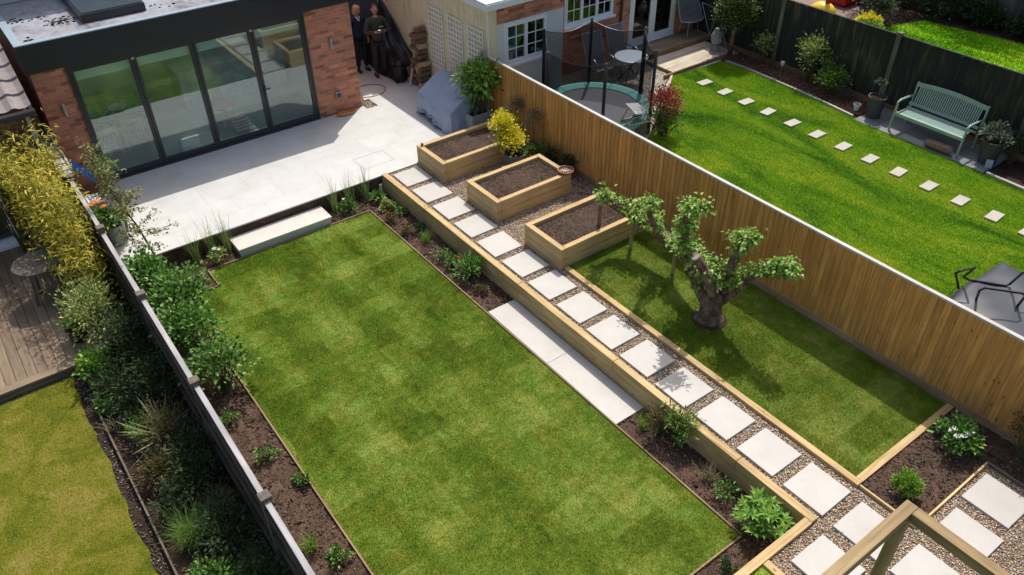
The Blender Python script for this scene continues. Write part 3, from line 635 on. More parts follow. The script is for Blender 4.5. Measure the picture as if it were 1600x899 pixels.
MB().box(1.5, 2.45, 16.82, 21.4, 2.862, 2.9).box(3.62, 4.6, 16.82, 21.4, 2.862, 2.9).box(6.8, 7.39, 16.82, 21.4, 2.862, 2.9).box(4.6, 6.8, 16.82, 17.3, 2.862, 2.9).box(4.6, 6.8, 19.5, 21.4, 2.862, 2.9).box(2.45, 3.62, 16.82, 17.1, 2.862, 2.9).box(2.45, 3.62, 19.2, 21.4, 2.862, 2.9).build('ceiling', WHT, H)
m = MB().box(1.17, 2.45, 16.5, 22, 2.91, 3.36).box(3.62, 4.6, 16.5, 22, 2.91, 3.36).box(6.8, 7.72, 16.5, 22, 2.91, 3.36).box(4.6, 6.8, 16.5, 17.3, 2.91, 3.36).box(4.6, 6.8, 19.5, 22, 2.91, 3.36).box(2.45, 3.62, 16.5, 17.1, 2.91, 3.36).box(2.45, 3.62, 19.2, 22, 2.91, 3.36); m.build('roof', M['roof'], H)
m = MB().box(1.12, 7.76, 16.44, 16.498, 2.862, 3.39).box(7.722, 7.76, 16.499, 22, 2.862, 3.39).box(1.12, 1.168, 16.499, 22, 2.862, 3.39).box(1.165, 7.72, 16.5, 16.6, 2.85, 2.858); m.build('fascia', M['anthracite'], H)
m = MB().box(1.11, 7.77, 16.43, 16.56, 3.391, 3.41).box(1.11, 1.25, 16.561, 22, 3.391, 3.41).box(7.64, 7.77, 16.561, 22, 3.391, 3.41); m.build('roof_edge_trim', M['rooftrim'], H)
f = MB(); x0, x1, y0, y1 = 2.42, 3.62, 17.06, 19.25
f.box(x0, x1, y0, y0+.09, 3.3, 3.52).box(x0, x1, y1-.09, y1, 3.3, 3.52).box(x0, x0+.09, y0+.091, y1-.091, 3.3, 3.52).box(x1-.09, x1, y0+.091, y1-.091, 3.3, 3.52)
sk = f.build('skylight', M['frame'], H); MB().box(x0+.04, x1-.04, y0+.04, y1-.04, 3.523, 3.54).build('pane', glassmat('tinted_skylight_glass', (.7, .9, .88), .42), sk)
f = MB(); x0, x1, y0, y1 = 4.57, 6.83, 17.27, 19.2  # second skylight, out of view, added to bring more daylight into the room
f.box(x0, x1, y0, y0+.09, 3.3, 3.5).box(x0, x1, y1-.09, y1, 3.3, 3.5).box(x0, x0+.09, y0+.091, y1-.091, 3.3, 3.5).box(x1-.09, x1, y0+.091, y1-.091, 3.3, 3.5)
sk = f.build('skylight', M['frame'], H); MB().box(x0+.04, x1-.04, y0+.04, y1-.04, 3.503, 3.52).build('pane', M['added_skyglass'], sk)
# bifold doors
xs = [1.79, 2.99, 4.17, 5.40, 6.60]
m = MB().box(1.79, 6.6, 16.46, 16.58, .36, .42).box(1.79, 6.6, 16.46, 16.58, 2.79, 2.858).box(1.79, 1.84, 16.46, 16.58, .421, 2.789).box(6.55, 6.6, 16.46, 16.58, .421, 2.789); m.build('door_frame', M['frame'], H)
for i in range(4):
    a, b = xs[i]+(.052 if i == 0 else .004), xs[i+1]-(.052 if i == 3 else .004); w = .062
    m = MB().box(a, a+w, 16.475, 16.545, .425, 2.785).box(b-w, b, 16.475, 16.545, .425, 2.785).box(a+w, b-w, 16.475, 16.545, .425, .51).box(a+w, b-w, 16.475, 16.545, 2.72, 2.785)
    d = m.build('door', M['frame'], H, bevel=.004)
    MB().box(a+w-.005, b-w+.005, 16.505, 16.512, .505, 2.725).build('pane', M['glass'], d)
    if i == 3:
        MB().box(a+.01, a+.05, 16.462, 16.474, 1.28, 1.52).bar((a+.03, 16.44, 1.42), (a+.15, 16.44, 1.42), .018, .02).box(a+.02, a+.04, 16.44, 16.462, 1.41, 1.43).build('handle', M['black'], d)
    if i in (0, 2): MB().box(b-.03, b+.03, 16.462, 16.474, 2.70, 2.75).build('hinge', M['steel'], d)
bt_ = NT('pale_blind'); BLD = bt_.bsdf((.86, .9, .87), .8, .2)
for i in range(4): MB().box(xs[i]+.06, xs[i+1]-.06, 16.60, 16.608, 2.5, 2.8).build('roller_blind', BLD, H)
for x, z, lab in ((1.52, 2.08, 'slim steel wall light on the left brick pillar'), (7.13, 2.05, 'slim steel wall light on the right brick pillar')):
    t = thing('wall_light', lab, 'wall light', (x, 16.49, z), 'slim steel wall lights'); MB().box(x-.035, x+.035, 16.47, 16.497, z-.06, z+.06).build('back_plate', M['steel'], t)
    MB().tube([(x, 16.43, z-.13), (x, 16.43, z+.13)], .032, 14).build('lamp_tube', M['steel'], t, smooth=False)
t = thing('outdoor_socket', 'grey weatherproof power socket low on the right brick pillar', 'socket', (7.12, 16.49, .8))
MB().box(7.05, 7.2, 16.43, 16.497, .75, .9).build('box', M['steel'], t, bevel=.012); MB().box(7.07, 7.18, 16.415, 16.429, .77, .87).build('cover', M['darksteel'], t, bevel=.006)
# roof debris
P = np.concatenate([RNG.normal([2.1, 17.45], [.16, .12], (60, 2)), RNG.normal([1.5, 18.0], [.25, .1], (30, 2)), RNG.normal([1.38, 16.75], [.08, .06], (16, 2)), RNG.normal([4.4, 17.2], [.5, .12], (14, 2))])
P = P[(P[:, 1] > 16.65) & (P[:, 0] > 1.27) & ~((P[:, 0] > 2.4) & (P[:, 0] < 3.65) & (P[:, 1] > 17.0))]
o = pebbles('roof_moss', P, 3.362, .035, M['soil_dark'], .3)
# main houses behind (shade the roof and the alley)
o = thing('main_house', 'pale house wall rising behind the flat roof at the top left edge', 'house', (1, 19.3, 0)); MB().box(.8, 7.7, 19.25, 19.6, 3.37, 6.1).build('wall', M['whitewall'], o)
MB().box(.7, 7.8, 19.12, 19.6, 6.11, 6.2).build('eaves', M['upvc'], o)

# interior furniture
DW = M['palewood_z']
def dchair(x, y, a, lab, seatm):
    t = thing('dining_chair', lab, 'chair', (0, 0, 0), 'wooden chairs seen through the glass doors')
    for sx in (-.19, .19):
        for sy in (-.19, .19): MB().box(sx-.018, sx+.018, sy-.018, sy+.018, 0, .44 if sy < 0 else .9).build('leg', DW, t)
    MB().box(-.22, .22, -.22, .2, .442, .475).build('seat', seatm, t, bevel=.008)
    m = MB().box(-.168, .168, .175, .205, .82, .9).box(-.168, .168, .175, .205, .52, .56)
    for k in range(5): m.box(-.14+k*.066, -.125+k*.066, .183, .198, .561, .819)
    m.build('backrest', DW, t); t.location = (x, y, .354); t.rotation_euler.z = a
dchair(2.12, 17.15, 3.3, 'pale wooden chair with white cushion inside the leftmost door', M['whitepot'])
dchair(2.75, 17.35, 2.9, 'pale wooden chair at the table end nearest the second door', DW)
dchair(2.05, 17.95, 1.2, 'pale wooden chair behind the table, half hidden by the cloth', DW)
dchair(4.75, 17.6, .4, 'wooden chair with pink cushion behind the third glass door', plain('pink_cushion', (.5, .22, .2), .8))
t = thing('dining_table', 'dining table under a teal patterned cloth inside the leftmost door', 'table', (2.55, 18.1, .354))
def clothm():
    q = NT('teal_patterned_cloth'); v = q.obj(); vo = q.n('ShaderNodeTexVoronoi'); vo.inputs['Scale'].default_value = 9; q.l(v, vo.inputs[0])
    return q.bsdf(q.ramp(vo.outputs['Distance'], [(.2, (.03, .22, .2)), (.5, (.08, .38, .34)), (.8, (.4, .5, .3))]), .8)
MB().box(1.95, 3.25, 17.55, 18.9, 1.07, 1.095).box(1.94, 3.26, 17.54, 17.55, .85, 1.097).build('tablecloth', clothm(), t)
for x in (2.05, 3.15):
    for y in (17.65, 18.8): MB().box(x-.03, x+.03, y-.03, y+.03, .354, 1.068).build('leg', DW, t)
o = MB().lathe((2.7, 18.2, 1.097), [(.08, 0), (.2, .05), (.21, .06), (.15, .02)], 20).build('bowl', M['whitepot'], origin=(2.7, 18.2, 1.097)); tag(o, 'pale shallow bowl on the teal tablecloth indoors', 'bowl')
t = thing('kitchen_island', 'pale kitchen island inside the house behind the right hand doors', 'kitchen island', (5.4, 19.4, .354))
MB().box(4.3, 6.9, 19.0, 19.9, .354, 1.22).build('cabinet', plain('cabinet_paint', (.66, .68, .68), .5), t); MB().box(4.25, 6.95, 18.93, 19.95, 1.223, 1.26).build('worktop', M['whitepot'], t)
t = thing('play_stool', 'low white play box on the floor inside the second glass door', 'box', (3.75, 17.0, .354)); MB().box(3.5, 3.9, 16.85, 17.1, .354, .62).build('box', M['whitepot'], t, bevel=.01); MB().box(3.49, 3.91, 16.84, 17.11, .623, .64).build('lid', M['whitepot'], t)
t = thing('baby_bouncer', 'small dark baby bouncer on the floor behind the third glass door', 'baby seat', (4.95, 17.05, .354))
MB().tube([(4.72, 16.9, .38), (4.9, 16.88, .37), (5.15, 16.9, .38), (5.2, 17.2, .38), (4.7, 17.2, .38), (4.72, 16.9, .38)], .012).build('base_frame', M['black'], t)
m = MB(); 
for k in range(6): m.bar((4.76, 16.95+k*.06, .42+.05*k), (5.14, 16.95+k*.06, .42+.05*k), .07, .02)
m.build('fabric_seat', plain('grey_pink_fabric', (.4, .3, .32), .9), t)
t = thing('lantern', 'tall pale lantern on the worktop seen through the third glass door', 'lantern', (4.9, 19.2, 1.262))
m = MB()
for sx in (-.08, .08):
    for sy in (-.08, .08): m.box(4.9+sx-.01, 4.9+sx+.01, 19.2+sy-.01, 19.2+sy+.01, 1.262, 1.66)
m.box(4.8, 5.0, 19.1, 19.3, 1.661, 1.69).box(4.8, 5.0, 19.1, 19.3, 1.262, 1.28); m.build('frame', M['whitepot'], t); MB().tube([(4.9, 19.2, 1.69), (4.9, 19.2, 1.78)], .02).build('handle', M['black'], t)
struct(MB().box(4.4, 6.9, 16.9, 18.2, .353, .362).build('interior_rug', plain('teal_rug', (.1, .2, .2), .95, var=.3)))

# ------------------------------------------------------------------ alley: cream wall house and neighbour house
N = thing('neighbour_house', 'low neighbour house with cream side wall, brick front and white window frames', 'house', (9.7, 14, .33))
MB().box(9.7, 9.95, 14.0, 21.5, .1, 2.9).build('side_wall', M['cream'], N)
def wall_y(yf, th, x0, x1, z0, z1, holes):
    m = MB(); xs_ = x0
    for a, b, c, d in holes:
        m.box(xs_, a, yf, yf+th, z0, z1); m.box(a, b, yf, yf+th, z0, c)
        if d < z1: m.box(a, b, yf, yf+th, d, z1)
        xs_ = b
    m.box(xs_, x1, yf, yf+th, z0, z1); return m
wall_y(14.0, .24, 9.952, 11.84, .1, 2.53, [(10.16, 11.37, 1.55, 2.5)]).build('rendered_wall', M['whitewall'], N)
MB().box(9.952, 11.84, 13.995, 14.24, 2.532, 2.9).build('brick_band', M['brick_xz'], N)
MB().box(9.697, 9.72, 13.975, 13.998, .3, 2.9).build('corner_bead', M['upvc'], N)
MB().box(11.6, 11.838, 14.242, 15.0, .1, 2.9).build('return_wall', M['brick_yz'], N)
wall_y(15.0, .24, 11.84, 18.6, .1, 2.95, [(12.72, 14.36, 1.55, 2.62), (14.97, 16.72, .5, 2.62)]).build('brick_wall', M['brick_xz'], N)
MB().box(9.62, 11.92, 13.9, 13.99, 2.901, 3.03).box(9.62, 9.695, 13.991, 21.5, 2.901, 3.03).box(11.85, 18.6, 14.9, 14.99, 2.96, 3.08).build('fascia', M['upvc'], N)
MB().box(9.63, 11.9, 13.92, 21.5, 3.031, 3.06).box(11.901, 18.6, 14.92, 21.5, 3.081, 3.1).build('roof', M['whiteroof'], N)
P = RNG.normal([10.3, 14.35], [.12, .05], (24, 2)); P = P[P[:, 1] > 13.95]; pebbles('roof_debris', P, 3.063, .03, M['soil_dark'], .6)
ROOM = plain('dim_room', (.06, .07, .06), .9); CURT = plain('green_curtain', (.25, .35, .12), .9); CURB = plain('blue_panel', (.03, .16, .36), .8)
def window(x0, x1, z0, z1, y, nc, grid, sill=True, backs=None):
    w = .055; m = MB().box(x0, x1, y-.02, y+.05, z1-w, z1).box(x0, x1, y-.02, y+.05, z0, z0+w).box(x0, x0+w, y-.02, y+.05, z0+w, z1-w).box(x1-w, x1, y-.02, y+.05, z0+w, z1-w)
    fr = m.build('window', M['upvc'], N); cw = (x1-x0-2*w)/nc
    for i in range(nc):
        a, b = x0+w+i*cw, x0+w+(i+1)*cw; s = MB(); q = .038
        s.box(a+.003, a+q, y-.035, y+.03, z0+w, z1-w).box(b-q, b-.003, y-.035, y+.03, z0+w, z1-w).box(a+q, b-q, y-.035, y+.03, z0+w, z0+w+q).box(a+q, b-q, y-.035, y+.03, z1-w-q, z1-w)
        gx, gz = grid; ww_ = (b-a-2*q); hh_ = (z1-z0-2*w-2*q)
        for k in range(1, gx): s.box(a+q+ww_*k/gx-.009, a+q+ww_*k/gx+.009, y-.022, y-.012, z0+w+q, z1-w-q)
        for k in range(1, gz): s.box(a+q, b-q, y-.0235, y-.0125, z0+w+q+hh_*k/gz-.009, z0+w+q+hh_*k/gz+.009)
        s.build('sash', M['upvc'], fr); MB().box(a+q-.004, b-q+.004, y-.004, y+.002, z0+w+q-.004, z1-w-q+.004).build('pane', M['winglass'], fr)
        if backs and backs[i]: MB().box(a, b, y+.28+.01*i, y+.3+.01*i, z0+.02, z1-.02 if i else z0+(z1-z0)*.7).build('curtain', backs[i], fr)
    if sill: MB().box(x0-.04, x1+.04, y-.1, y-.021, z0-.045, z0+.012).build('sill', M['upvc'], fr, bevel=.005)
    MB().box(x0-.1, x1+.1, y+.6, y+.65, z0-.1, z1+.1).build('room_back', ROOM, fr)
window(10.16, 11.37, 1.55, 2.5, 14.03, 2, (2, 3), backs=[CURB, CURT]); window(12.72, 14.36, 1.55, 2.62, 15.03, 3, (2, 3), backs=[None]*3)
def gdoor():
    x0, x1, z0, z1, y = 14.97, 16.72, .5, 2.62, 15.03; w = .06
    fr = MB().box(x0, x0+w, y-.02, y+.05, z0, z1).box(x1-w, x1, y-.02, y+.05, z0, z1).box(x0+w, x1-w, y-.02, y+.05, z1-w, z1).box(x0-.03, x1+.03, y-.07, y-.021, z0-.05, z0+.02).box(x0+w, x1-w, y-.02, y+.05, z0, z0+.03).build('french_door', M['upvc'], N)
    for a, b in ((x0+w+.003, (x0+x1)/2-.003), ((x0+x1)/2+.003, x1-w-.003)):
        q = .1; MB().box(a, a+q, y-.03, y+.03, z0+.031, z1-w).box(b-q, b, y-.03, y+.03, z0+.031, z1-w).box(a+q, b-q, y-.03, y+.03, z0+.031, z0+.2).box(a+q, b-q, y-.03, y+.03, z1-w-q, z1-w).build('leaf', M['upvc'], fr)
        MB().box(a+q-.004, b-q+.004, y-.004, y+.002, z0+.196, z1-w-q+.004).build('pane', M['winglass'], fr)
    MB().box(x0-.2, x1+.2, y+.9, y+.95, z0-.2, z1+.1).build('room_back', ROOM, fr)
gdoor()
MB().tube([(14.6, 14.94, .4), (14.6, 14.94, 2.95)], .035, 10).build('drainpipe', plain('brown_pipe', (.06, .03, .025), .4), N, smooth=True)
NM = thing('neighbour_main_house', 'tall neighbour house rising behind the alley gate beyond the top edge', 'house', (9.7, 19.5, 0)); MB().box(7.75, 19, 21.6, 22, .3, 5.9).build('wall', M['brick_xz'], NM)
MB().box(9.7, 19, 19.3, 19.6, 3.11, 6.2).build('upper_wall', M['brick_xz'], NM)
# trellis
for (y0, y1), lab in zip(((15.80, 16.39), (14.97, 15.57), (14.14, 14.73)), ('pale lattice trellis on the cream wall furthest from the fence, by the logs', 'pale lattice trellis in the middle of three on the cream wall', 'pale lattice trellis on the cream wall nearest the fence corner')):
    t = thing('trellis', lab, 'trellis', (9.68, y0, .97), 'lattice trellis panels on the cream wall'); m = MB()
    for k in range(6): yy = y0+(y1-y0-.02)*k/5; m.box(9.672, 9.682, yy, yy+.026, .97, 2.39)
    for k in range(13): zz = .97+(1.42-.02)*k/12; m.box(9.660, 9.671, y0, y1, zz, zz+.026)
    m.build('lattice', M['trellis'], t)
# gate
t = thing('alley_gate', 'grey board gate closing the alley behind the two people', 'gate', (7.72, 18.95, .36)); m = MB()
for k in range(14): m.box(7.74+k*.139, 7.74+k*.139+.132, 18.98, 19.0, .4, 2.1)
m.build('boards', plain('grey_gate', (.1, .115, .13), .7), t); MB().box(7.73, 9.69, 18.95, 18.978, 2.0, 2.12).build('rail', plain('grey_rail', (.25, .28, .31), .7), t)
# alley clutter
t = thing('black_tarpaulin_heap', 'dark tarpaulin covered heap leaning in the shaded corner behind the man', 'covered heap', (9.35, 18.0, .36))
m = MB(); cs = [(8.98, 18.75, 1.7), (9.6, 18.8, 1.95), (9.62, 17.55, 1.35), (9.62, 17.1, .75), (9.15, 17.15, .4), (9.0, 17.7, .95)]
n = 14; V = []; F = []
for i in range(n+1):
    for j in range(n+1):
        u, v = i/n, j/n; x = 9.0+.66*u+.04*math.sin(v*9); y = 17.05+1.75*v; z = .37+max(0, (.25+.95*u)*(.35+.95*v)+.07*math.sin(u*9+v*7)+.05*math.sin(u*21-v*13))*min(1, u*5+.02)
        V.append((x, y, z)); 
for i in range(n):
    for j in range(n): a = i*(n+1)+j; F.append((a, a+n+1, a+n+2, a+1))
m.raw(V, F); o = m.build('sheet', M['tarp'], t, smooth=True)
t = thing('black_bin', 'small black refuse tub standing beside the log stack in the alley', 'bin', (9.2, 17.12, .36)); pot(t, (9.2, 17.2, .36), .17, .42, M['black'], soil=False)
MB().ball((9.2, 17.2, .8), (.15, .15, .1), jit=.25).build('bag', M['tarp'], t)
t = thing('log_stack', 'stack of split firewood logs against the cream wall', 'log stack', (9.45, 16.8, .36))
for k in range(60):
    lv = k//5; 
    if lv > 10: break
    yy = 16.5+(k % 5)*.125+random.uniform(-.03, .03); zz = .44+lv*.145
    if lv > 2 and (k % 5) > 3: continue
    if lv > 4 and (k % 5) not in (1, 2): continue
    zz = .42+lv*.135; yy -= .0
    r_ = random.uniform(.05, .075); MB().tube([(9.38+random.uniform(-.07, .07), yy, zz), (9.66, yy+random.uniform(-.02, .02), zz)], r_, 7, jit=.3).build('log', M['log'] if k % 4 else M['logend'], t)
o = MB().bar((9.22, 16.78, .37), (9.66, 16.95, 1.62), .045, .03).build('leaning_batten', M['palewood_z'], origin=(9.22, 16.78, .36)); tag(o, 'pale timber batten leaning on the cream wall beside the logs', 'batten')
o = MB().bar((7.76, 16.5, .37), (7.73, 16.68, 1.0), .06, .02).build('leaning_plank', M['palewood_z'], origin=(7.76, 16.5, .36)); tag(o, 'short pale plank leaning on the right brick pillar', 'plank')
pts = [(7.8+.5*math.sin(k/24*2*PI*.92)*(1+.1*math.sin(k)), 17.25+.42*math.cos(k/24*2*PI*.92), .367) for k in range(25)]
pts = [(7.74, 17.75, .367)]+[(8.25+.42*math.cos(2.4-a), 17.15+.36*math.sin(2.4-a), .367) for a in np.linspace(0, 4.6, 22)]+[(7.74, 16.9, .367)]
o = MB().tube(pts, .011, 6).build('hose', M['redhose'], smooth=True, origin=(8.2, 17.1, .36)); tag(o, 'thin red hose looped on the paving near the people', 'hose')
t = thing('ratchet_strap', 'coiled orange strap lying at the foot of the right brick pillar', 'strap', (7.2, 16.36, .36)); m = MB()
for k in range(4):
    a0 = k*.5; m.tube([(7.2+(.2+.014*k)*math.cos(a), 16.34+(.07+.012*k)*math.sin(a)+.01*math.sin(3*a+k), .372+.008*k+.004*math.sin(a*2+k)) for a in np.linspace(a0, a0+6.0, 20)], .014, 6)
m.build('coil', M['orange'], t, smooth=True)
# ------------------------------------------------------------------ covered furniture
t = thing('covered_barbecue', 'grey blue fitted cover draped over garden furniture beside the trellises', 'furniture cover', (9.1, 14.6, .36))
nu, nv = 34, 40; V = []; F = []
def covz(u):   # profile across x: front wall, sloping lid, back wall
    return u
prof = [(8.52, .37), (8.54, .6), (8.57, .88), (8.66, .93), (8.9, 1.06), (9.15, 1.19), (9.33, 1.24), (9.42, 1.2), (9.46, .9), (9.47, .38)]
PX = np.array([p[0] for p in prof]); PZ = np.array([p[1] for p in prof]); sl = np.r_[0, np.cumsum(np.hypot(np.diff(PX), np.diff(PZ)))]
ss = np.linspace(0, sl[-1], nu)
for j in range(nv+1):
    v = j/nv; y = 13.92+1.42*v
    for i, s_ in enumerate(ss):
        x = np.interp(s_, sl, PX); z = np.interp(s_, sl, PZ)
        f_ = (1-min(1, (z-.36)/.6)); x += (.025*math.sin(y*17+z*2)*f_+.012*math.sin(y*41)*f_)*(1 if x > 9.1 else -1) + .05*f_*(-1 if x < 9 else 0)*math.sin(y*4.4+1)
        lift = .0
        if z < .5 and x < 8.8: lift = .12*max(0, math.sin((v-.12)*PI*1.05))
        z += lift + .02*math.sin(y*9+x*5)*(z > .8) - .05*math.sin(v*PI)*(z > .85)
        z += -.0*v
        V.append((x, y, z))
for j in range(nv):
    for i in range(nu-1): a = j*nu+i; F.append((a, a+1, a+nu+1, a+nu))
m = MB().raw(V, F)
for j in (0, nv):    # end skirts
    b0 = len(m.v); row = V[j*nu:(j+1)*nu]; W = []; G = []; K = 8
    for k in range(K+1):
        for i, p in enumerate(row):
            w_ = k/K; zz = p[2]*(1-w_)+.38*w_; W.append((p[0]+.02*math.sin(p[0]*30)*w_, p[1]+(-.05 if j == 0 else .05)*w_+.02*w_*math.sin(p[0]*22), min(zz, p[2])))
    for k in range(K):
        for i in range(nu-1): a = k*nu+i; G.append((a, a+1, a+nu+1, a+nu))
    m.raw(W, G)
m.build('cover', M['cover'], t, smooth=True)
MB().box(8.62, 9.38, 14.0, 15.26, .37, .8).box(8.9, 9.36, 14.05, 15.2, .8, .98).build('table', M['coverdark'], t)

# ------------------------------------------------------------------ pots on the gravel
t = thing('planter_shrub', 'large leaved shrub in a pale square planter at the fence corner', 'potted shrub', (9.25, 13.95, .36))
m = MB()
for a, b, c_, d in ((8.96, 9.5, 13.62, 13.65), (8.96, 9.5, 14.13, 14.16), (8.96, 8.99, 13.65, 14.13), (9.47, 9.5, 13.65, 14.13)): m.box(a, b, c_, d, .361, .79)
m.build('planter', M['galv'], t, bevel=.006); MB().box(8.99, 9.47, 13.65, 14.13, .7, .74).build('soil', M['soil_dark'], t)
bush(t, (9.36, 13.82, .74), .36, .27, 40, 900, .14, .062, L['bright'], zc=.78, lift=-.45, cl=.22); bush(t, (9.2, 13.9, .74), .2, .3, 16, 260, .13, .05, L['bright'], zc=.4, lift=-.4)
reed('bedding_grass', 'dark green grassy tufts below the large leaved potted shrub', (9.15, 13.8, .74), 60, .25, .15, 'green')
t = thing('pink_flower_spike', 'pink flower spike above the fence corner in front of the trellis', 'flower', (9.62, 14.1, .36)); MB().tube([(9.62, 14.06, .36), (9.6, 14.05, 1.3), (9.58, 14.04, 2.0)], .01, 5).build('stem', M['stem'], t)
flowers(t, (9.58, 14.04, 1.98), .05, 5, .07, 'pink')
t = thing('yellow_maple_pot', 'bright yellow leaved shrub in a round grey pot between the raised beds', 'potted shrub', (8.86, 11.92, .33)); pot(t, (8.86, 11.9, .335), .23, .36, M['greypot'])
bush(t, (8.8, 11.95, .66), .26, .22, 30, 1500, .055, .05, L['yellow'], zc=.32, cl=.2); bush(t, (8.74, 12.2, .7), .2, .2, 24, 1000, .055, .05, L['yellow'], zc=.52, cl=.2)
bush(t, (9.02, 11.75, .64), .2, .1, 14, 160, .06, .04, L['green'], zc=.1, stems=False)
def standard(loc, h, r, lab, rz=None):
    t = thing('olive_standard', lab, 'potted tree', loc, 'clipped olive standards in pots along the fence'); pot(t, loc, .15, .28, M['terra'] if 'bushier' in lab else M['darkpot'])
    MB().tube([(loc[0], loc[1], loc[2]+.2), (loc[0]+.01, loc[1], loc[2]+h*.5), (loc[0], loc[1]+.01, loc[2]+h)], [.012, .011, .009], 6).build('trunk', M['bark'], t)
    bush(t, (loc[0], loc[1], loc[2]+h-r*.7), r, rz or r, 32, 800, .045, .015, L['olive'], zc=r, cl=.22, stems=False, name='crown')
standard((9.5, 12.1, .33), .72, .19, 'bushier clipped olive standard just behind the yellow leaved shrub', .24); standard((9.5, 12.75, .33), .8, .17, 'smaller clipped olive standard further back near the fence corner')
for i, (x, y, lf, n, lab) in enumerate(((9.35, 11.75, 'green', 160, 'leafy bulb plant in a small pot between the olive and the middle bed'), (9.45, 11.35, 'dark', 220, 'broad dark leaves in a low pot behind the middle bed'),
                                        (9.52, 10.95, 'dark', 160, 'dark trailing plant by the fence beyond the pebble dish'), (9.5, 13.2, 'dark', 260, 'shaded plant with red blooms against the fence behind the first bed'))):
    t = thing('low_pot_plant', lab, 'potted plant', (x, y, .33), 'small pots along the fence by the raised beds'); pot(t, (x, y, .333), .12, .2, M['terra'])
    bush(t, (x, y, .5), .17, .12, 14, n, .1, .035, L[lf], zc=.1, cl=.25)
    if i == 3: flowers(t, (x-.1, y-.1, .85), .1, 4, .08, 'redf')
    if i == 0: flowers(t, (x, y, .72), .1, 2, .06, 'redf')
for x, y in ((9.3, 11.0),): 
    t = thing('terracotta_saucer', 'empty terracotta saucer on the gravel behind the middle bed', 'saucer', (x, y, .34)); MB().lathe((x, y, .34), [(.1, 0), (.14, .03), (.13, .03), (.1, .01)], 20).build('saucer', M['terra'], t)

# ------------------------------------------------------------------ old apple tree
T = thing('old_apple_tree', 'old gnarled pollarded apple tree with leafy stubs on the upper lawn', 'tree', (8.38, 6.04, .35))
def gn(pts, r0, r1, name, n=10, sub=5, jit=.22):
    P = [Vector(p) for p in pts]; out = []; rr = []
    for i in range(len(P)-1):
        p0 = P[max(0, i-1)]; p1, p2 = P[i], P[i+1]; p3 = P[min(len(P)-1, i+2)]
        for k in range(sub):
            u = k/sub; q = .5*((2*p1)+(-p0+p2)*u+(2*p0-5*p1+4*p2-p3)*u*u+(-p0+3*p1-3*p2+p3)*u**3)
            q += Vector((random.uniform(-1, 1), random.uniform(-1, 1), random.uniform(-1, 1)))*.012; out.append(q); rr.append(r0+(r1-r0)*(i+u)/(len(P)-1)+random.uniform(-.1, .1)*r1)
    out.append(P[-1]); rr.append(r1); m = MB(); m.tube(out, rr, n, jit=jit); return m.build(name, M['bark'], T, smooth=True), out
m = MB(); b = (8.38, 6.04)
m.tube([(b[0], b[1], .30), (b[0], b[1]-.01, .40), (b[0]+.01, b[1], .55), (b[0]+.0, b[1]+.03, .75), (b[0], b[1]+.04, .84), (b[0], b[1]+.05, .92)], [.3, .22, .175, .175, .16, .1], 16, jit=.16)
for k in range(7):
    a = k*.9; m.ball((b[0]+.15*math.cos(a), b[1]+.15*math.sin(a), .5+.07*k), (.07, .07, .09), jit=.2)
m.build('trunk', M['bark'], T, smooth=True)
LA = [(8.36, 6.12, .68), (8.42, 6.45, .9), (8.58, 6.85, 1.0), (8.72, 7.24, .98), (8.76, 7.75, .99), (8.70, 8.24, 1.05), (8.52, 8.5, 1.2), (8.30, 8.55, 1.42), (8.15, 8.42, 1.6)]
gn(LA[:7], .13, .075, 'branch'); gn(LA[6:], .07, .05, 'branch')
LB = [(8.6, 7.45, 1.0), (8.45, 7.5, 1.3), (8.25, 7.45, 1.7), (8.12, 7.35, 1.98)]
LC = [(8.38, 6.22, .78), (8.3, 6.6, 1.35), (8.18, 6.62, 1.75), (8.02, 6.5, 2.15), (7.9, 6.38, 2.45), (7.93, 6.22, 2.52)]
LD = [(8.38, 6.0, .7), (8.25, 6.03, 1.08), (8.08, 6.16, 1.5), (7.98, 6.2, 1.66)]
LE = [(8.44, 6.04, .72), (8.56, 5.95, 1.12), (8.5, 5.88, 1.55), (8.48, 5.78, 1.85), (8.5, 5.7, 2.05)]
LF = [(8.42, 5.96, .66), (8.5, 5.72, 1.05), (8.56, 5.5, 1.45), (8.58, 5.32, 1.66), (8.6, 5.15, 1.74), (8.6, 4.97, 1.84)]
gn(LB, .055, .04, 'branch'); gn(LC, .08, .045, 'branch'); gn(LD, .085, .072, 'branch', jit=.12); gn(LE, .085, .06, 'branch'); gn(LF[:4], .055, .042, 'branch', jit=.12); gn(LF[3:], .042, .025, 'branch')
def cutface(p, d, r):
    d = Vector(d).normalized(); MB().tube([Vector(p)-d*.02, Vector(p)+d*.006], r, 12).build('cut_face', M['cut'], T)
cutface(LD[-1], (-.3, .15, .7), .07); cutface((8.58, 5.36, 1.73), (0, .2, 1), .05)
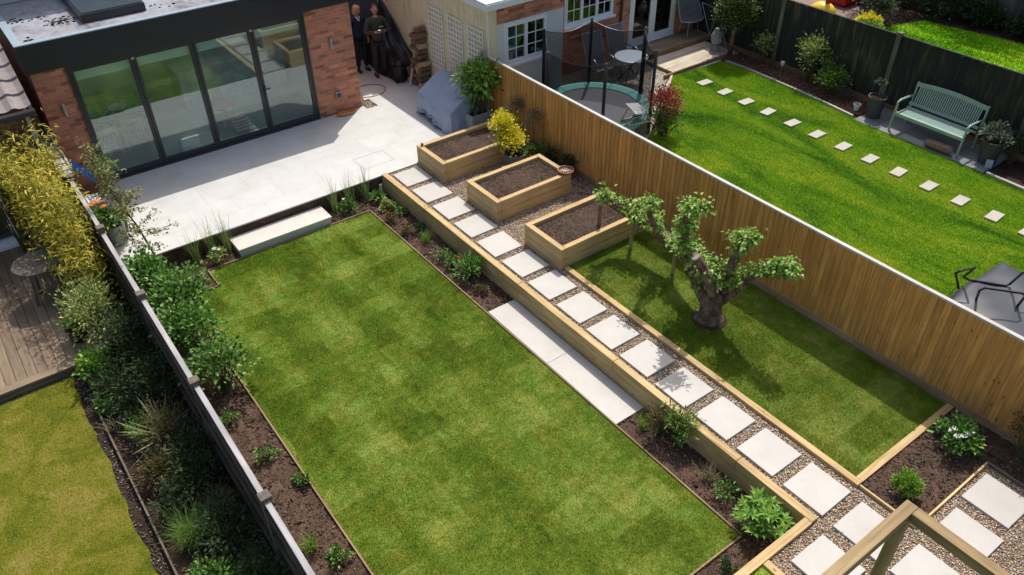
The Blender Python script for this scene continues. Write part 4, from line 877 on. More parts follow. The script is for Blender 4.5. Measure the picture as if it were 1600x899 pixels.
tips = [(LA[-1], .15, 170), (LA[7], .12, 70), ((8.6, 8.3, 1.2), .14, 110), ((8.66, 8.1, 1.12), .15, 130), ((8.68, 7.9, 1.1), .12, 70), (LB[-1], .16, 170), ((8.6, 7.5, 1.15), .12, 70), ((8.66, 7.2, 1.12), .13, 90), ((8.55, 6.95, 1.12), .13, 90),
        (LC[-1], .15, 170), (LC[-2], .14, 130), ((8.05, 6.52, 2.1), .13, 110), ((8.12, 6.6, 1.9), .13, 110), ((8.2, 6.62, 1.65), .15, 130), ((8.28, 6.6, 1.45), .16, 130), ((8.4, 6.5, 1.3), .17, 150), ((8.3, 6.3, 1.35), .15, 110), ((8.35, 6.2, 1.2), .16, 130), ((8.2, 6.15, 1.35), .14, 90), ((8.4, 6.1, 1.35), .15, 110),
        ((8.32, 6.0, 1.15), .12, 70), ((8.35, 6.4, 1.0), .14, 60), (LE[-1], .16, 170), ((8.5, 5.82, 1.95), .17, 150), ((8.48, 5.78, 1.8), .15, 70), ((8.55, 5.62, 1.5), .12, 50), (LF[3], .15, 90), (LF[4], .14, 110), (LF[5], .13, 130), ((8.6, 5.06, 1.8), .12, 70), ((8.55, 5.45, 1.62), .11, 60)]
for limb, a_, n_ in ((LA, .12, 20), (LB, .1, 8), (LC, .13, 20), (LE, .12, 7), (LF[2:], .1, 10), ([(8.2, 6.15, .75), (8.3, 6.3, .95), (8.25, 6.1, 1.1)], .1, 8), ([(8.5, 5.9, .9), (8.5, 5.85, 1.2)], .09, 5)):
    for _ in range(n_):
        u = random.uniform(.12, 1)*(len(limb)-1); i_ = min(int(u), len(limb)-2); p_ = Vector(limb[i_]).lerp(Vector(limb[i_+1]), u-i_); tips.append((tuple(p_+Vector((random.gauss(0, .05), random.gauss(0, .05), .09+abs(random.gauss(0, .06))))), random.uniform(.05, a_), 30))
PP = []; DD = []
for c_, r_, n_ in tips:
    n_ = int(n_*.85); o_ = unit(RNG.normal(0, 1, (n_, 3)))*(RNG.uniform(.2, 1.1, (n_, 1))+(RNG.uniform(0, 1, (n_, 1)) > .84)*.6)*r_; o_[:, 2] = np.abs(o_[:, 2])*.9-.03
    PP.append(np.array(c_)+o_); DD.append(unit(o_)+RNG.normal(0, .45, (n_, 3)))
leaves('crown', np.concatenate(PP), np.concatenate(DD), .075, .05, L['apple'], T, droop=.3)
for c_, r_, n_ in tips[:31]:
    m = MB()
    for _ in range(6):
        d = Vector((random.gauss(0, 1), random.gauss(0, 1), abs(random.gauss(0, 1)))).normalized(); m.tube([c_, Vector(c_)+d*r_*1.05], [.007, .003], 4)
    m.build('twig', M['bark'], T)
for x, y, z0, z1, lab in ((8.72, 8.24, .35, 1.0, 'wooden prop under the long branch, the one close to the raised bed'), (8.77, 7.24, .35, .95, 'wooden prop under the long branch, the one nearer the tree trunk'), (8.42, 8.78, .7, 1.2, 'dark wooden prop standing in the soil of the nearest raised bed')):
    t = thing('branch_prop', lab, 'prop', (x, y, z0), 'timber props holding up the apple branch'); MB().tube([(x, y, z0-.02), (x+.005, y, (z0+z1)/2), (x, y-.01, z1)], [.036, .034, .036], 10, jit=.08).build('stake', M['pergola_z'] if z0 < .5 else M['brownwood_z'], t)
    MB().tube([(x, y-.01, z1-.05), (x, y-.01, z1+.012)], .05, 10).build('collar', M['rooftrim'], t)

# ------------------------------------------------------------------ timber frame (bottom right)
t = thing('pergola', 'open timber pergola frame corner rising over the gravel at the bottom edge', 'pergola', (5.57, 1.45, .33))
zt = 2.6
MB().box(2.6, 5.63, 1.425, 1.54, zt-.12, zt).build('beam', M['pergola_x'], t, bevel=.006)
MB().box(5.515, 5.63, -1.8, 1.422, zt-.121, zt-.001).build('beam', M['pergola_y'], t, bevel=.006)
MB().box(5.52, 5.62, 1.43, 1.53, .3, zt-.122).build('post', M['pergola_z'], t, bevel=.006)
MB().box(2.6, 2.7, 1.43, 1.53, .3, zt-.122).build('post', M['pergola_z'], t, bevel=.006); MB().box(5.52, 5.62, -1.8, -1.7, .3, zt-.122).build('post', M['pergola_z'], t, bevel=.006)

# ------------------------------------------------------------------ border plants of the main garden
Z = -.01
for x, y, n, h, lab in ((2.42, 13.12, 40, .5, 'clump of upright reeds nearest the left fence below the patio'), (2.74, 13.16, 46, .62, 'middle clump of upright reeds left of the step'), (3.0, 13.1, 40, .66, 'clump of upright reeds touching the left end of the step'),
                        (5.25, 13.15, 34, .6, 'clump of upright reeds just right of the step'), (5.58, 13.15, 40, .6, 'middle clump of upright reeds right of the step'), (5.95, 13.16, 34, .62, 'clump of upright reeds nearest the sleeper corner')):
    reed('tall_reeds', lab, (x, y, Z), n+14, h*1.3, .22, 'grass', .008, 'upright reeds along the patio edge', base=.04, curve=.1)
t = shrub('white_flower_shrub', 'small pale green shrub with white bloom left of the step', (2.75, 12.92, Z), .17, .11, 16, 340, .06, .03, 'varieg', 'small shrubs along the patio edge', zc=.12); flowers(t, (2.75, 12.92, .28), .05, 2, .09, 'white')
t = shrub('white_flower_shrub', 'small pale green shrub with white bloom right of the step', (5.45, 12.97, Z), .16, .13, 16, 320, .06, .028, 'bush', 'small shrubs along the patio edge', zc=.13); flowers(t, (5.4, 13.0, .32), .03, 1, .08, 'white')
shrub('round_leaf_shrub', 'low leafy shrub in the corner below the white plant label', (6.12, 13.0, Z), .15, .1, 12, 240, .07, .04, 'bush', zc=.1); shrub('rosette_plant', 'pale rosette plant near the top corner of the lawn', (6.15, 12.62, Z), .14, .07, 10, 160, .09, .04, 'varieg', zc=.06)
t = thing('plant_label', 'white plastic plant label stuck in the corner by the sleeper wall', 'plant label', (6.33, 13.17, 0)); MB().bar((6.33, 13.17, -.02), (6.31, 13.14, .26), .07, .006).build('tag', M['whitepot'], t)
sm = [(5.98, 12.2, .1, .08, 'bronze', 'small bronze tinted plant at the top of the right lawn border'), (6.25, 12.3, .1, .08, 'green', 'small green plant close to the sleeper wall near the border top'),
      (6.0, 11.55, .1, .1, 'bronze', 'twiggy bronze plant in the right border, second group down'), (6.22, 11.5, .09, .1, 'dark', 'dark small plant against the sleeper wall in the right border'),
      (6.15, 11.15, .1, .12, 'lime', 'spiky lime green tuft in the right border'), (6.1, 10.45, .13, .1, 'bush', 'pale green plant left of the red flowered one in the border'),
      (6.12, 10.15, .12, .1, 'bush', 'leafy plant with one red flower in the right border'), (6.2, 9.72, .2, .2, 'bush', 'large bushy peony like plant beside the sleeper wall'),
      (6.1, 9.2, .12, .06, 'bronze', 'low spreading plant just above the long white slab'), (6.15, 5.2, .1, .08, 'lime', 'small tuft at the border just below the long white slab'),
      (6.2, 4.0, .13, .13, 'grass', 'spiky grass tuft in the lower right border'), (6.15, 3.68, .13, .1, 'bush', 'small blue green plant in the lower right border'), (5.3, 2.9, .1, .08, 'dark', 'small dark plant in the bottom corner bed beside the timber'),
      (1.55, 7.95, .1, .12, 'bush', 'small upright green plant in the bare left border'), (1.8, 7.3, .12, .06, 'green', 'flat green plant at the lawn edge of the left border'), (1.42, 6.25, .1, .1, 'lime', 'lime green plant at the foot of the left fence'),
      (1.68, 5.9, .13, .08, 'bush', 'small leafy plant at the bottom of the left border'), (1.4, 8.9, .12, .1, 'green', 'small green plant beside the left fence below the big shrubs'), (1.9, 4.9, .14, .08, 'bronze', 'bronze brown plant at the bottom edge of the photo')]
for x, y, r, h, lf, lab in sm:
    if lf in ('grass', 'lime'): reed('border_tuft', lab, (x, y, Z), 70, .3, .16, 'lime' if lf == 'lime' else 'straw', .009, 'small plants in the soil borders', cat='border plant', base=.04)
    else:
        big = r > .15
        t = shrub('border_plant', lab, (x, y, Z), r*1.1, h, 26 if big else 12, 620 if big else 170, .085 if big else .055, .03, lf, 'small plants in the soil borders', cat='border plant', zc=h*.9, lift=.5)
        if 'one red' in lab: flowers(t, (x+.08, y-.06, .2), .02, 2, .09, 'redf')
t = shrub('trailing_shrub', 'olive green shrub spilling over the sleeper wall by the lower border', (6.36, 4.75, Z), .16, .24, 28, 520, .085, .022, 'green', zc=.3, ry=.34, lift=.1); bush(t, (6.25, 5.0, 0), .17, .2, 22, 420, .08, .02, L['bronze'], zc=.25)
t = thing('rhododendron', 'bright green young rhododendron with rosette leaves in the bottom corner bed', 'shrub', (6.12, 3.05, Z)); m = MB(); PP = []; DD = []
for k in range(40):
    a = RNG.uniform(0, 2*PI); q = .30*math.sqrt(RNG.uniform(0, 1)); c_ = np.array([6.12+q*math.cos(a), 3.08+q*math.sin(a), .14+.26*(1-(q/.34)**2)+RNG.uniform(-.05, .08)]); m.tube([(6.12, 3.08, 0), (6.12+q*.5*math.cos(a), 3.08+q*.5*math.sin(a), .12), c_], [.009, .006, .004], 5)
    n = 9; aa = np.arange(n)*2*PI/n+a; PP.append(np.repeat(c_[None], n, 0)); DD.append(np.c_[np.cos(aa), np.sin(aa), RNG.uniform(.1, .7, n)])
leaves('foliage', np.concatenate(PP), np.concatenate(DD), .135, .042, L['bright'], t, droop=.1); m.build('stem', M['stem'], t)
# bed at right corner
t = shrub('white_rose_bush', 'rounded dark shrub with white flowers in the corner bed by the fence', (9.0, 2.22, .35), .27, .17, 34, 1100, .07, .042, 'bush', zc=.17); flowers(t, (8.93, 2.2, .68), .17, 6, .1, 'white')
shrub('ball_conifer', 'small round lime green conifer alone in the corner bed', (7.78, 2.2, .35), .155, .13, 60, 2600, .035, .016, 'lime', zc=.15, cl=.1, shape=.6)
reed('border_tuft', 'tiny yellowish grass tuft in the middle of the corner bed', (8.42, 2.3, .35), 26, .14, .1, 'straw', .007)
shrub('conifer', 'reddish brown dense evergreen cut by the right edge below the fence', (9.5, 1.62, .35), .2, .45, 60, 2200, .05, .016, 'bronze', zc=.5, cl=.14)
# big shrubs along left fence
for x, y, rx, ry, rz, zc, nt, nl, lab in ((1.45, 12.3, .3, .5, .36, .6, 34, 1200, 'leafy green shrub at the left fence just below the patio'), (1.68, 11.45, .44, .55, .4, .6, 46, 1900, 'big green shrub spreading over the lawn corner'),
        (1.5, 10.45, .38, .5, .42, .62, 40, 1600, 'big green shrub in the middle of the left fence row'), (1.62, 9.6, .42, .4, .36, .5, 34, 900, 'lower green shrub leaning out over the lawn edge')):
    shrub('fence_shrub', lab, (x, y, Z), rx, rz, nt, nl, .085, .055, 'bush', 'green shrubs along the inside of the left fence', ry=ry, zc=zc, cl=.13, lift=.1)
t = thing('young_pear_tree', 'slender young tree with bronze green leaves standing before the patio corner', 'tree', (1.75, 13.15, Z))
tr = [(1.75, 13.15, 0), (1.74, 13.2, .5), (1.66, 13.35, 1.0), (1.52, 13.55, 1.5), (1.42, 13.75, 1.95), (1.38, 13.9, 2.35)]
MB().tube(tr, [.022, .02, .017, .013, .009, .005], 7).build('trunk', M['bark'], t, smooth=True)
m = MB(); PP = []; DD = []
for k in range(46):
    u = RNG.uniform(.22, 1); i = min(4, int(u*5)); f = u*5-i; p = np.array(tr[i])*(1-f)+np.array(tr[i+1])*f; a = RNG.uniform(0, 2*PI); ln = (.5*(1.05-u)+.14)*RNG.uniform(.5, 1.1)
    q = p+np.array([math.cos(a)*ln, math.sin(a)*ln, .18*RNG.uniform(.3, 1.3)]); m.tube([p, (p+q)/2+[0, 0, .03], q], [.006, .004, .002], 4)
    n = int(46*(1.15-u))+12; w = RNG.uniform(.2, 1.05, (n, 1)); PP.append(p+(q-p)*w+RNG.normal(0, .035, (n, 3))); DD.append((q-p)[None]*2+RNG.normal(0, .6, (n, 3)))
m.build('branch', M['bark'], t); leaves('crown', np.concatenate(PP), np.concatenate(DD), .065, .032, L['varieg'] if False else leafmat('bronze_green_leaf', [(.09, .12, .03), (.2, .25, .06), (.36, .36, .14), (.3, .22, .1)]), t)
t = thing('climber', 'slim climbing plant with small leaves at the left end of the glass doors', 'climber', (1.72, 15.35, .36)); tr = [(1.62, 15.2, .36), (1.66, 15.3, .9), (1.72, 15.4, 1.3)]
MB().tube(tr, .008, 5).build('stem', M['stem'], t); bush(t, (1.7, 15.35, 1.0), .2, .26, 22, 420, .06, .03, leafmat('pale_climber_leaf', [(.12, .2, .05), (.25, .34, .1)]), zc=.25, stems=False)
shrub('dead_vine', 'dry brown twiggy plant between the patio pots and the young tree', (1.6, 14.4, .36), .16, .42, 30, 420, .05, .016, 'bronze', zc=.45)
# patio pots by left fence
t = thing('orange_flower_pot', 'tall grey pot with orange lilies and broad leaves by the left fence', 'potted plant', (1.38, 14.15, .36)); pot(t, (1.38, 14.1, .362), .19, .42, M['galv'])
bush(t, (1.36, 14.15, .75), .25, .14, 24, 420, .12, .055, L['bush'], zc=.12); flowers(t, (1.3, 14.45, 1.02), .14, 5, .13, 'orangef'); flowers(t, (1.45, 14.05, .98), .05, 2, .08, 'yellow')
t = thing('storage_box', 'low grey storage box with a pale slatted lid beside the fence', 'box', (1.3, 15.1, .36)); MB().box(1.16, 1.46, 14.95, 15.35, .362, .8).build('box', M['greypot'], t)
m = MB()
for k in range(4): m.box(1.2+k*.062, 1.2+k*.062+.055, 15.0, 15.3, .802, .82)
m.build('lid', M['whitepot'], t)
t = thing('blue_sheet', 'folded blue plastic sheet hanging by the stacked slats', 'plastic sheet', (1.3, 15.7, .9)); MB().raw([(1.12, 16.05, 1.44), (1.2, 15.6, 1.3), (1.5, 15.45, .95), (1.55, 15.75, 1.0), (1.12, 16.05, 1.42), (1.2, 15.6, 1.28), (1.5, 15.45, .93), (1.55, 15.75, .98)], [(0, 1, 2, 3), (7, 6, 5, 4), (0, 4, 5, 1), (1, 5, 6, 2), (2, 6, 7, 3), (3, 7, 4, 0)]).build('sheet', M['blue'], t)
t = thing('brick_plinth', 'low brown brick planter edge at the foot of the left brick pillar', 'plinth', (1.5, 16.3, .3)); MB().box(1.2, 1.78, 16.02, 16.495, .3, .42).build('bricks', M['brick_dark'], t); MB().box(1.14, 1.78, 15.98, 16.018, .3, .43).build('edge', M['brownwood_x'], t)

# ------------------------------------------------------------------ left neighbour garden
struct(MB().box(-9, 1.06, -3, 11.4, -.5, -.03).build('neighbour_ground', M['soil_dark']))
LN = [(-9, -3), (-.25, -3)]+[(-.25+.012*math.sin(y*2.9)+.012*math.sin(y*7.7)+.025*random.random(), y) for y in np.arange(4, 11.2, .12)]+[(-.2, 11.35), (-9, 11.35)]
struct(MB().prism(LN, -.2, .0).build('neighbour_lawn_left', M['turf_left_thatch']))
P = inrects([(-3.2, -.2, 3.5, 11.4)], 11000); P = P[inpoly(P, LN)]; turf('left_grass', P, -.004, .022, .007, M['turf_left'])
P = inrects([(-.36, -.1, 4, 11.3), (-2.5, -.3, 11.32, 11.4)], 1100); P = P[RNG.uniform(0, 1, len(P)) < .75+.5*np.sin(P[:, 1]*3.1+P[:, 0]*9)]; pebbles('edge_gravel', P, -.02, .016, stonesmat('grey_gravel', [(0, (.05, .04, .03)), (.7, (.16, .125, .095)), (1, (.42, .38, .32))]))
t = thing('board_edging', 'thin weathered board edging between the yellowish lawn and the shady border', 'edging', (-.05, 8, 0))
for a, b in ((10.55, 9.3), (9.28, 7.9), (7.88, 6.6), (6.58, 5)): MB().bar((-.09+(10.5-a)*.012, a, .01), (-.09+(10.5-b)*.012, b, .01), .025, .12).build('edging_board', M['greywood_y'], t)
P = inrects([(-.03, 1.0, 4.5, 11.5)], 260); pebbles('border_litter', P, -.025, .02, M['mulchbits'])
D = thing('timber_deck', 'weathered timber deck with a bench table in the left neighbour garden', 'deck', (-3, 11.4, .0))
m = MB(); x = .72
while x > -4.5: m.box(x-.142, x, 11.54, 15.55, .12, .15); x -= .149
m.build('boards', M['deck_y'], D)
MB().box(-4.5, .0, 11.38, 11.535, .118, .152).build('edge_board', M['deck_x'], D); MB().box(-4.5, 0, 11.385, 11.40, -.05, .116).build('side_board', M['greywood_x'], D)
t = thing('round_garden_table', 'round grey timber table on the deck under the golden bamboo', 'table', (.0, 13.45, .15))
MB().lathe((.0, 13.45, .152), [(.36, .70), (.38, .71), (.38, .74), (.36, .745)], 32).build('tabletop', M['greywood_x'], t)
for k in range(4):
    a = k*PI/2+.5; MB().bar((.27*math.cos(a), 13.45+.27*math.sin(a), .152), (.16*math.cos(a), 13.45+.2*math.sin(a), .84), .05, .05).build('leg', M['greywood_z'], t)
t = thing('fern_pot', 'green fern in a black pot at the deck corner', 'potted plant', (.1, 12.0, .15)); pot(t, (.12, 12.0, .152), .16, .26, M['black']); P = np.repeat([[.12, 12.0, .38]], 70, 0)+RNG.normal(0, .03, (70, 3)); blades('foliage', P, .26, .03, .26, L['bright'], t, .9)
B = thing('golden_bamboo', 'tall golden yellow bamboo clump overhanging the deck beside the fence', 'bamboo', (.35, 13.8, .0))
m = MB(); PP = []; DD = []
for k in range(50):
    x, y = RNG.uniform(.4, .9), RNG.uniform(12.6, 15.6); h = RNG.uniform(1.5, 2.35)*(1 if y > 13 else .75); lx, ly = RNG.normal(-.12, .13), RNG.normal(-.05, .15)
    pts = [np.array([x, y, 0]), np.array([x+lx*.3, y+ly*.3, h*.55]), np.array([x+lx, y+ly, h])]; m.tube(pts, [.012, .01, .004], 5)
    n = 215; u = RNG.uniform(.3, 1.03, (n, 1)); c_ = pts[0]*(1-u)+pts[2]*u + RNG.normal(0, .15, (n, 3)); PP.append(c_); DD.append(np.c_[RNG.normal(0, 1, n), RNG.normal(0, 1, n), RNG.normal(-.15, .5, n)])
m.build('stem', plain('golden_cane', (.3, .25, .07), .5), B, smooth=True); leaves('foliage', np.concatenate(PP), np.concatenate(DD), .12, .024, L['bamboo'], B, droop=.3)
t = thing('bamboo_overhang', 'looser brownish bamboo spray leaning out at the left edge by the house wall', 'bamboo', (-.3, 14.6, .15)); bush(t, (-.05, 15.1, .15), .38, .6, 60, 3000, .1, .022, L['bamboo'], zc=1.5, cl=.2)
ls = [(.45, 11.85, .38, .5, .55, 60, 1700, .075, .032, 'varieg', 'variegated grey green shrub beside the deck corner'), (.12, 11.0, .2, .22, .25, 30, 620, .11, .06, 'bright', 'bright green broad leaved plant at the deck corner by the lawn'),
      (.7, 10.9, .35, .45, .5, 44, 1300, .08, .03, 'dark', 'dark shrub in deep shade against the left fence'), (.75, 9.9, .3, .4, .4, 36, 900, .08, .03, 'dark', 'second dark shrub down the shaded side of the left fence'),
      (.35, 9.35, .22, .22, .18, 20, 380, .07, .03, 'green', 'small green plant by the broken board edging'), (.3, 8.5, .25, .3, .18, 26, 700, .09, .022, 'bronze', 'bronze yellow tinted plant behind the board edging'),
      (.65, 8.0, .3, .4, .28, 36, 900, .08, .03, 'dark', 'dark foliage mound halfway down the shady border'), (.7, 6.9, .3, .5, .3, 36, 900, .08, .03, 'dark', 'dark foliage mound near the bottom of the shady border'), (.3, 6.45, .24, .24, .2, 30, 700, .06, .03, 'bush', 'pale green small leaved shrub at the bottom of the shady border'),
      (.62, 9.0, .3, .3, .35, 40, 1500, .04, .012, 'bronze', 'olive brown conifer like mound behind the spiky plant'), (.72, 5.9, .3, .4, .3, 36, 900, .08, .03, 'dark', 'dark foliage at the bottom edge beside the left fence'), (.1, 10.3, .14, .15, .12, 14, 220, .08, .04, 'bright', 'little bright green plant on the gravel edge')]
ls += [(.35, 10.3, .3, .4, .3, 36, 1000, .08, .03, 'dark', 'low dark leafy mound behind the bright green plant at the deck corner'), (.32, 7.75, .24, .3, .2, 30, 700, .07, .025, 'dark', 'low dark plant between the gravel board and the fine grass'),
       (.8, 8.45, .25, .45, .3, 34, 900, .08, .03, 'dark', 'dark leaves pressed to the left fence beside the spiky plant'), (.4, 5.7, .35, .45, .22, 34, 900, .08, .03, 'dark', 'dark low foliage at the very bottom of the shady border'), (.35, 9.75, .22, .25, .2, 24, 500, .08, .03, 'dark', 'small dark plant just above the spiky plant')]
for x, y, rx, ry, rz, nt, nl, sz, w, lf, lab in ls: shrub('border_shrub', lab, (x, y, -.02), rx, rz, nt, nl, sz, w, lf, 'plants in the shady border left of the fence', ry=ry, zc=rz*1.05)
t = thing('spiky_yucca', 'spiky plant with long pale sword leaves pointing over the border', 'yucca', (.55, 9.15, 0)); P = np.repeat([[.55, 9.1, .12]], 60, 0)+RNG.normal(0, .03, (60, 3))
D_ = unit(RNG.normal(0, .8, (60, 3))+[-.6, .05, .5]); D_[:, 2] = np.abs(D_[:, 2]); leaves('foliage', P, D_, .58, .034, leafmat('sword_leaf', [(.12, .16, .06), (.3, .34, .16), (.5, .5, .3)]), t, fold=.3, droop=.05)
reed('ornamental_grass', 'round fountain of fine green grass by the lawn edge near the bottom', (.3, 7.25, 0), 520, .5, .34, 'green', .006, base=.07); reed('ornamental_grass', 'straw coloured fine grass in the shade beside the left fence', (.72, 7.5, 0), 260, .42, .3, 'straw', .006, base=.06); reed('ornamental_grass', 'dark green grass clump near the bottom of the left fence', (.7, 6.35, 0), 260, .4, .3, 'green', .007, base=.06)
reed('ornamental_grass', 'sparse pale blades by the gravel at the top of the board edging', (.02, 9.75, 0), 26, .34, .26, 'straw', .012, base=.06)
# left neighbour house
Q = thing('tiled_house', 'brown brick house with grey tiled roof at the left edge', 'house', (-4, 15.6, 0))
MB().box(-6, -1.3, 15.6, 15.9, 0, 2.62).box(-.07, .84, 15.6, 15.9, 0, 2.62).box(-1.3, -.07, 15.6, 15.9, 2.2, 2.62).build('wall', M['brick_dark'], Q); MB().box(.6, .842, 15.902, 22, 0, 2.62).build('side_wall', M['brick_yz'], Q)
MB().box(.8, .86, 15.56, 15.598, .0, 2.6).build('corner_bead', M['rooftrim'], Q)
fr = MB().box(-.15, -.075, 15.55, 15.66, .16, 2.2).box(-1.3, -1.22, 15.55, 15.66, .16, 2.2).box(-1.22, -.15, 15.55, 15.66, .16, .3).box(-1.22, -.15, 15.55, 15.66, 2.12, 2.2).box(-.69, -.64, 15.56, 15.65, .3, 2.12).box(-1.32, -.03, 15.48, 15.549, .14, .2).build('patio_door', M['upvc'], Q)
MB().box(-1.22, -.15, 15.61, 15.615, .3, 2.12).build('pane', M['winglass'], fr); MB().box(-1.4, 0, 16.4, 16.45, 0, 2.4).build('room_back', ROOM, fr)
# roof with pantile ridges rising away
m = MB(); x0, x1, y0, y1 = -6, .96, 15.45, 19.5; sl_ = math.tan(math.radians(24)); cw = .30; nx = int((x1-x0)/.05); ny = 12; V = []; F = []
for j in range(ny*2):
    yy = y0+(y1-y0)*(j//2+(j % 2)*.98)/ny
    for i in range(nx+1):
        xx = x0+(x1-x0)*i/nx; V.append((xx, yy, 2.66+(yy-y0)*sl_+.028*max(-.4, math.sin(2*PI*xx/cw))+(.035 if j % 2 == 0 else 0)))
for j in range(ny*2-1):
    for i in range(nx): a = j*(nx+1)+i; F.append((a, a+1, a+nx+2, a+nx+1))
m.raw(V, F).build('roof', M['tiles'], Q); MB().tube([(-6, 15.4, 2.6), (.98, 15.4, 2.6)], .06, 10).build('gutter', M['black'], Q, smooth=True)
MB().prism([(.93, 15.46), (.99, 15.46), (.99, 19.5), (.93, 19.5)], 2.3, 2.5).build('verge', M['black'], Q)

# ------------------------------------------------------------------ right neighbour garden
struct(MB().box(9.76, 17.5, -4, 15.0, -.5, .30).build('right_garden_ground', M['soil_dark']))
RL = [(9.9, -4), (16.3, -4), (16.34, 5.8), (16.42, 8.6), (16.62, 10.5), (16.7, 12.2), (16.62, 13.05), (14.93, 13.22), (13.35, 12.0), (9.9, 9.6)]
struct(MB().prism(RL, .1, .335).build('neighbour_lawn', M['turf_right_thatch']))
P = inrects([(9.9, 16.75, 1.5, 13.3)], 7500); P = P[inpoly(P, RL)]; turf('right_grass', P, .33, .036, .009, M['turf_right'])
struct(MB().prism([(9.76, 9.62), (13.3, 12.05), (14.9, 13.25), (17.45, 13.1), (17.45, 14.98), (11.85, 14.98), (11.85, 13.98), (9.76, 13.98)], .1, .315).build('patio_gravel_base', M['gravel_pale']))
P = inrects([(9.8, 15.6, 9.9, 14.95)], 1300); P = P[inpoly(P, [(9.8, 9.75), (13.3, 12.1), (14.9, 13.3), (15.6, 14.3), (15.6, 14.95), (11.9, 14.95), (11.9, 13.9), (9.8, 13.9)])]; pebbles('pale_gravel', P, .316, .02, M['gravel_pale'])
t = thing('pale_edging', 'pale timber edging between the gravel and the bright lawn', 'edging', (13.4, 12, .3)); MB().bar((13.3, 12.02, .33), (14.92, 13.25, .33), .06, .1).build('edging_board', M['palewood_x'], t)
t = thing('garden_deck', 'two level timber deck outside the white glazed doors', 'deck', (15, 13.3, .3))
m = MB()
for k in range(7): m.box(14.95, 17.2, 13.26+k*.138, 13.26+k*.138+.132, .38, .41)
m.build('lower_boards', M['palewood_x'], t); MB().box(14.94, 14.97, 13.25, 14.2, .28, .379).box(14.97, 17.2, 13.235, 13.258, .28, .405).build('side_board', M['brownwood_x'], t)
m = MB()
for k in range(5): m.box(15.1, 17.45, 14.24+k*.138, 14.24+k*.138+.132, .50, .53)
m.build('upper_boards', M['deck_x'], t); MB().box(15.1, 17.45, 14.215, 14.238, .411, .53).build('fascia_board', M['brownwood_x'], t)
MB().box(14.6, 14.96, 13.2, 13.25, .3, .42).build('end_board', M['brownwood_x'], t)
sb = MB().box(-.19, .19, -.115, .115, -.02, .012).build('stepping_stone', M['stone'], bevel=.006)
for i, y in enumerate([12.39, 11.70, 11.01, 10.34, 9.62, 8.93, 8.23, 7.55, 6.87, 6.18, 5.50, 4.81, 4.15]):
    o = sb if i == 0 else sb.copy()
    if i: COL.objects.link(o)
    o.location = (15.2-.025*i, y, .362); o.rotation_euler.z = RNG.uniform(-.08, .08)
    tag(o, 'stepping stone in the bright lawn, %s counting from the deck' % ORD[i] if i else 'stepping stone in the bright lawn nearest the deck', 'stepping stone', 'stepping stones across the bright lawn')
sm_ = soil_sheet('mulch_bed', 16.66, 17.49, 8.95, 13.2, .33, .02, M['mulch'], .05); struct(sm_)
P = inrects([(16.66, 17.46, 8.95, 13.2)], 700); pebbles('bark_chips', P, .345, .022, M['mulchbits'])
struct(soil_sheet('dark_bed', 16.45, 17.49, 1, 5.75, .33, .02, M['soil_dark'], .06))
t = thing('stone_edging', 'pale mossy stone edging between the bright lawn and the bark bed', 'edging', (16.6, 10, .33))
for a, b in zip([(16.50, 9.0), (16.6, 9.9), (16.66, 10.8), (16.7, 11.6), (16.72, 12.4)], [(16.6, 9.88), (16.66, 10.78), (16.7, 11.58), (16.72, 12.38), (16.68, 13.0)]): MB().bar((*a, .345), (*b, .345), .06, .07).build('edging_stone', M['stone'], t)
t = thing('stone_edging', 'sunlit stone edging at the right edge of the photo past the bench', 'edging', (16.35, 5, .33)); MB().bar((16.38, 5.75, .345), (16.3, 3.6, .345), .07, .08).build('edging_stone', M['stone'], t)
struct(MB().box(16.38, 17.49, 5.82, 8.9, .2, .345).build('slate_paving', M['slate']))
# dark fence
t = thing('dark_fence', 'tall dark painted board fence behind the green bench', 'fence', (17.5, 8, .33)); m = MB(); y = 15.2
while y > -2: w = .105; m.box(17.505+random.uniform(-.004, .004), 17.525, y-w, y, .3, 2.02+random.uniform(-.006, .006)); y -= w+.0015
m.build('boards', M['dark_fence'], t); MB().box(17.485, 17.504, -2, 15.2, .3, .46).build('gravel_board', M['brownwood_y'], t); MB().box(17.49, 17.545, -2, 15.2, 2.03, 2.055).build('capping', M['dark_fence'], t)
for yy in (15.1, 12.1, 8.95, 5.8, 2.7): MB().box(17.44, 17.484, yy-.05, yy+.05, .3, 2.1).box(17.43, 17.56, yy-.06, yy+.06, 2.101, 2.12).build('post', M['greywood_z'], t)
# bench
t = thing('garden_bench', 'sage green slatted garden bench with curved arms against the dark fence', 'bench', (16.9, 7.3, .345)); G0 = .345
y0, y1 = 6.5, 8.1
m = MB(); 
for k in range(40): yy = y0+.06+(y1-y0-.12-.02)*k/39; m.box(16.62, 17.06, yy, yy+.024, G0+.425, G0+.44)
m.box(16.55, 16.62, y0, y1, G0+.37, G0+.441).box(17.06, 17.1, y0, y1, G0+.39, G0+.43); m.build('seat', M['bench'], t)
m = MB(); bx = lambda z: 17.1+(z-.45)*.32
for k in range(30):
    yy = y0+.09+(y1-y0-.2)*k/29; m.bar((bx(.5), yy+.012, G0+.5), (bx(.88), yy+.012, G0+.88+.05*math.sin(PI*k/29)), .026, .012, up=(1, 0, 0))
m.bar((bx(.5), y0, G0+.5), (bx(.5), y1, G0+.5), .03, .06)
for k in range(10):
    a, b = k/10, (k+1)/10; m.bar((bx(.92), y0+(y1-y0)*a, G0+.9+.06*math.sin(PI*a)), (bx(.92), y0+(y1-y0)*b+.002, G0+.9+.06*math.sin(PI*b)), .03, .09)
m.build('backrest', M['bench'], t)
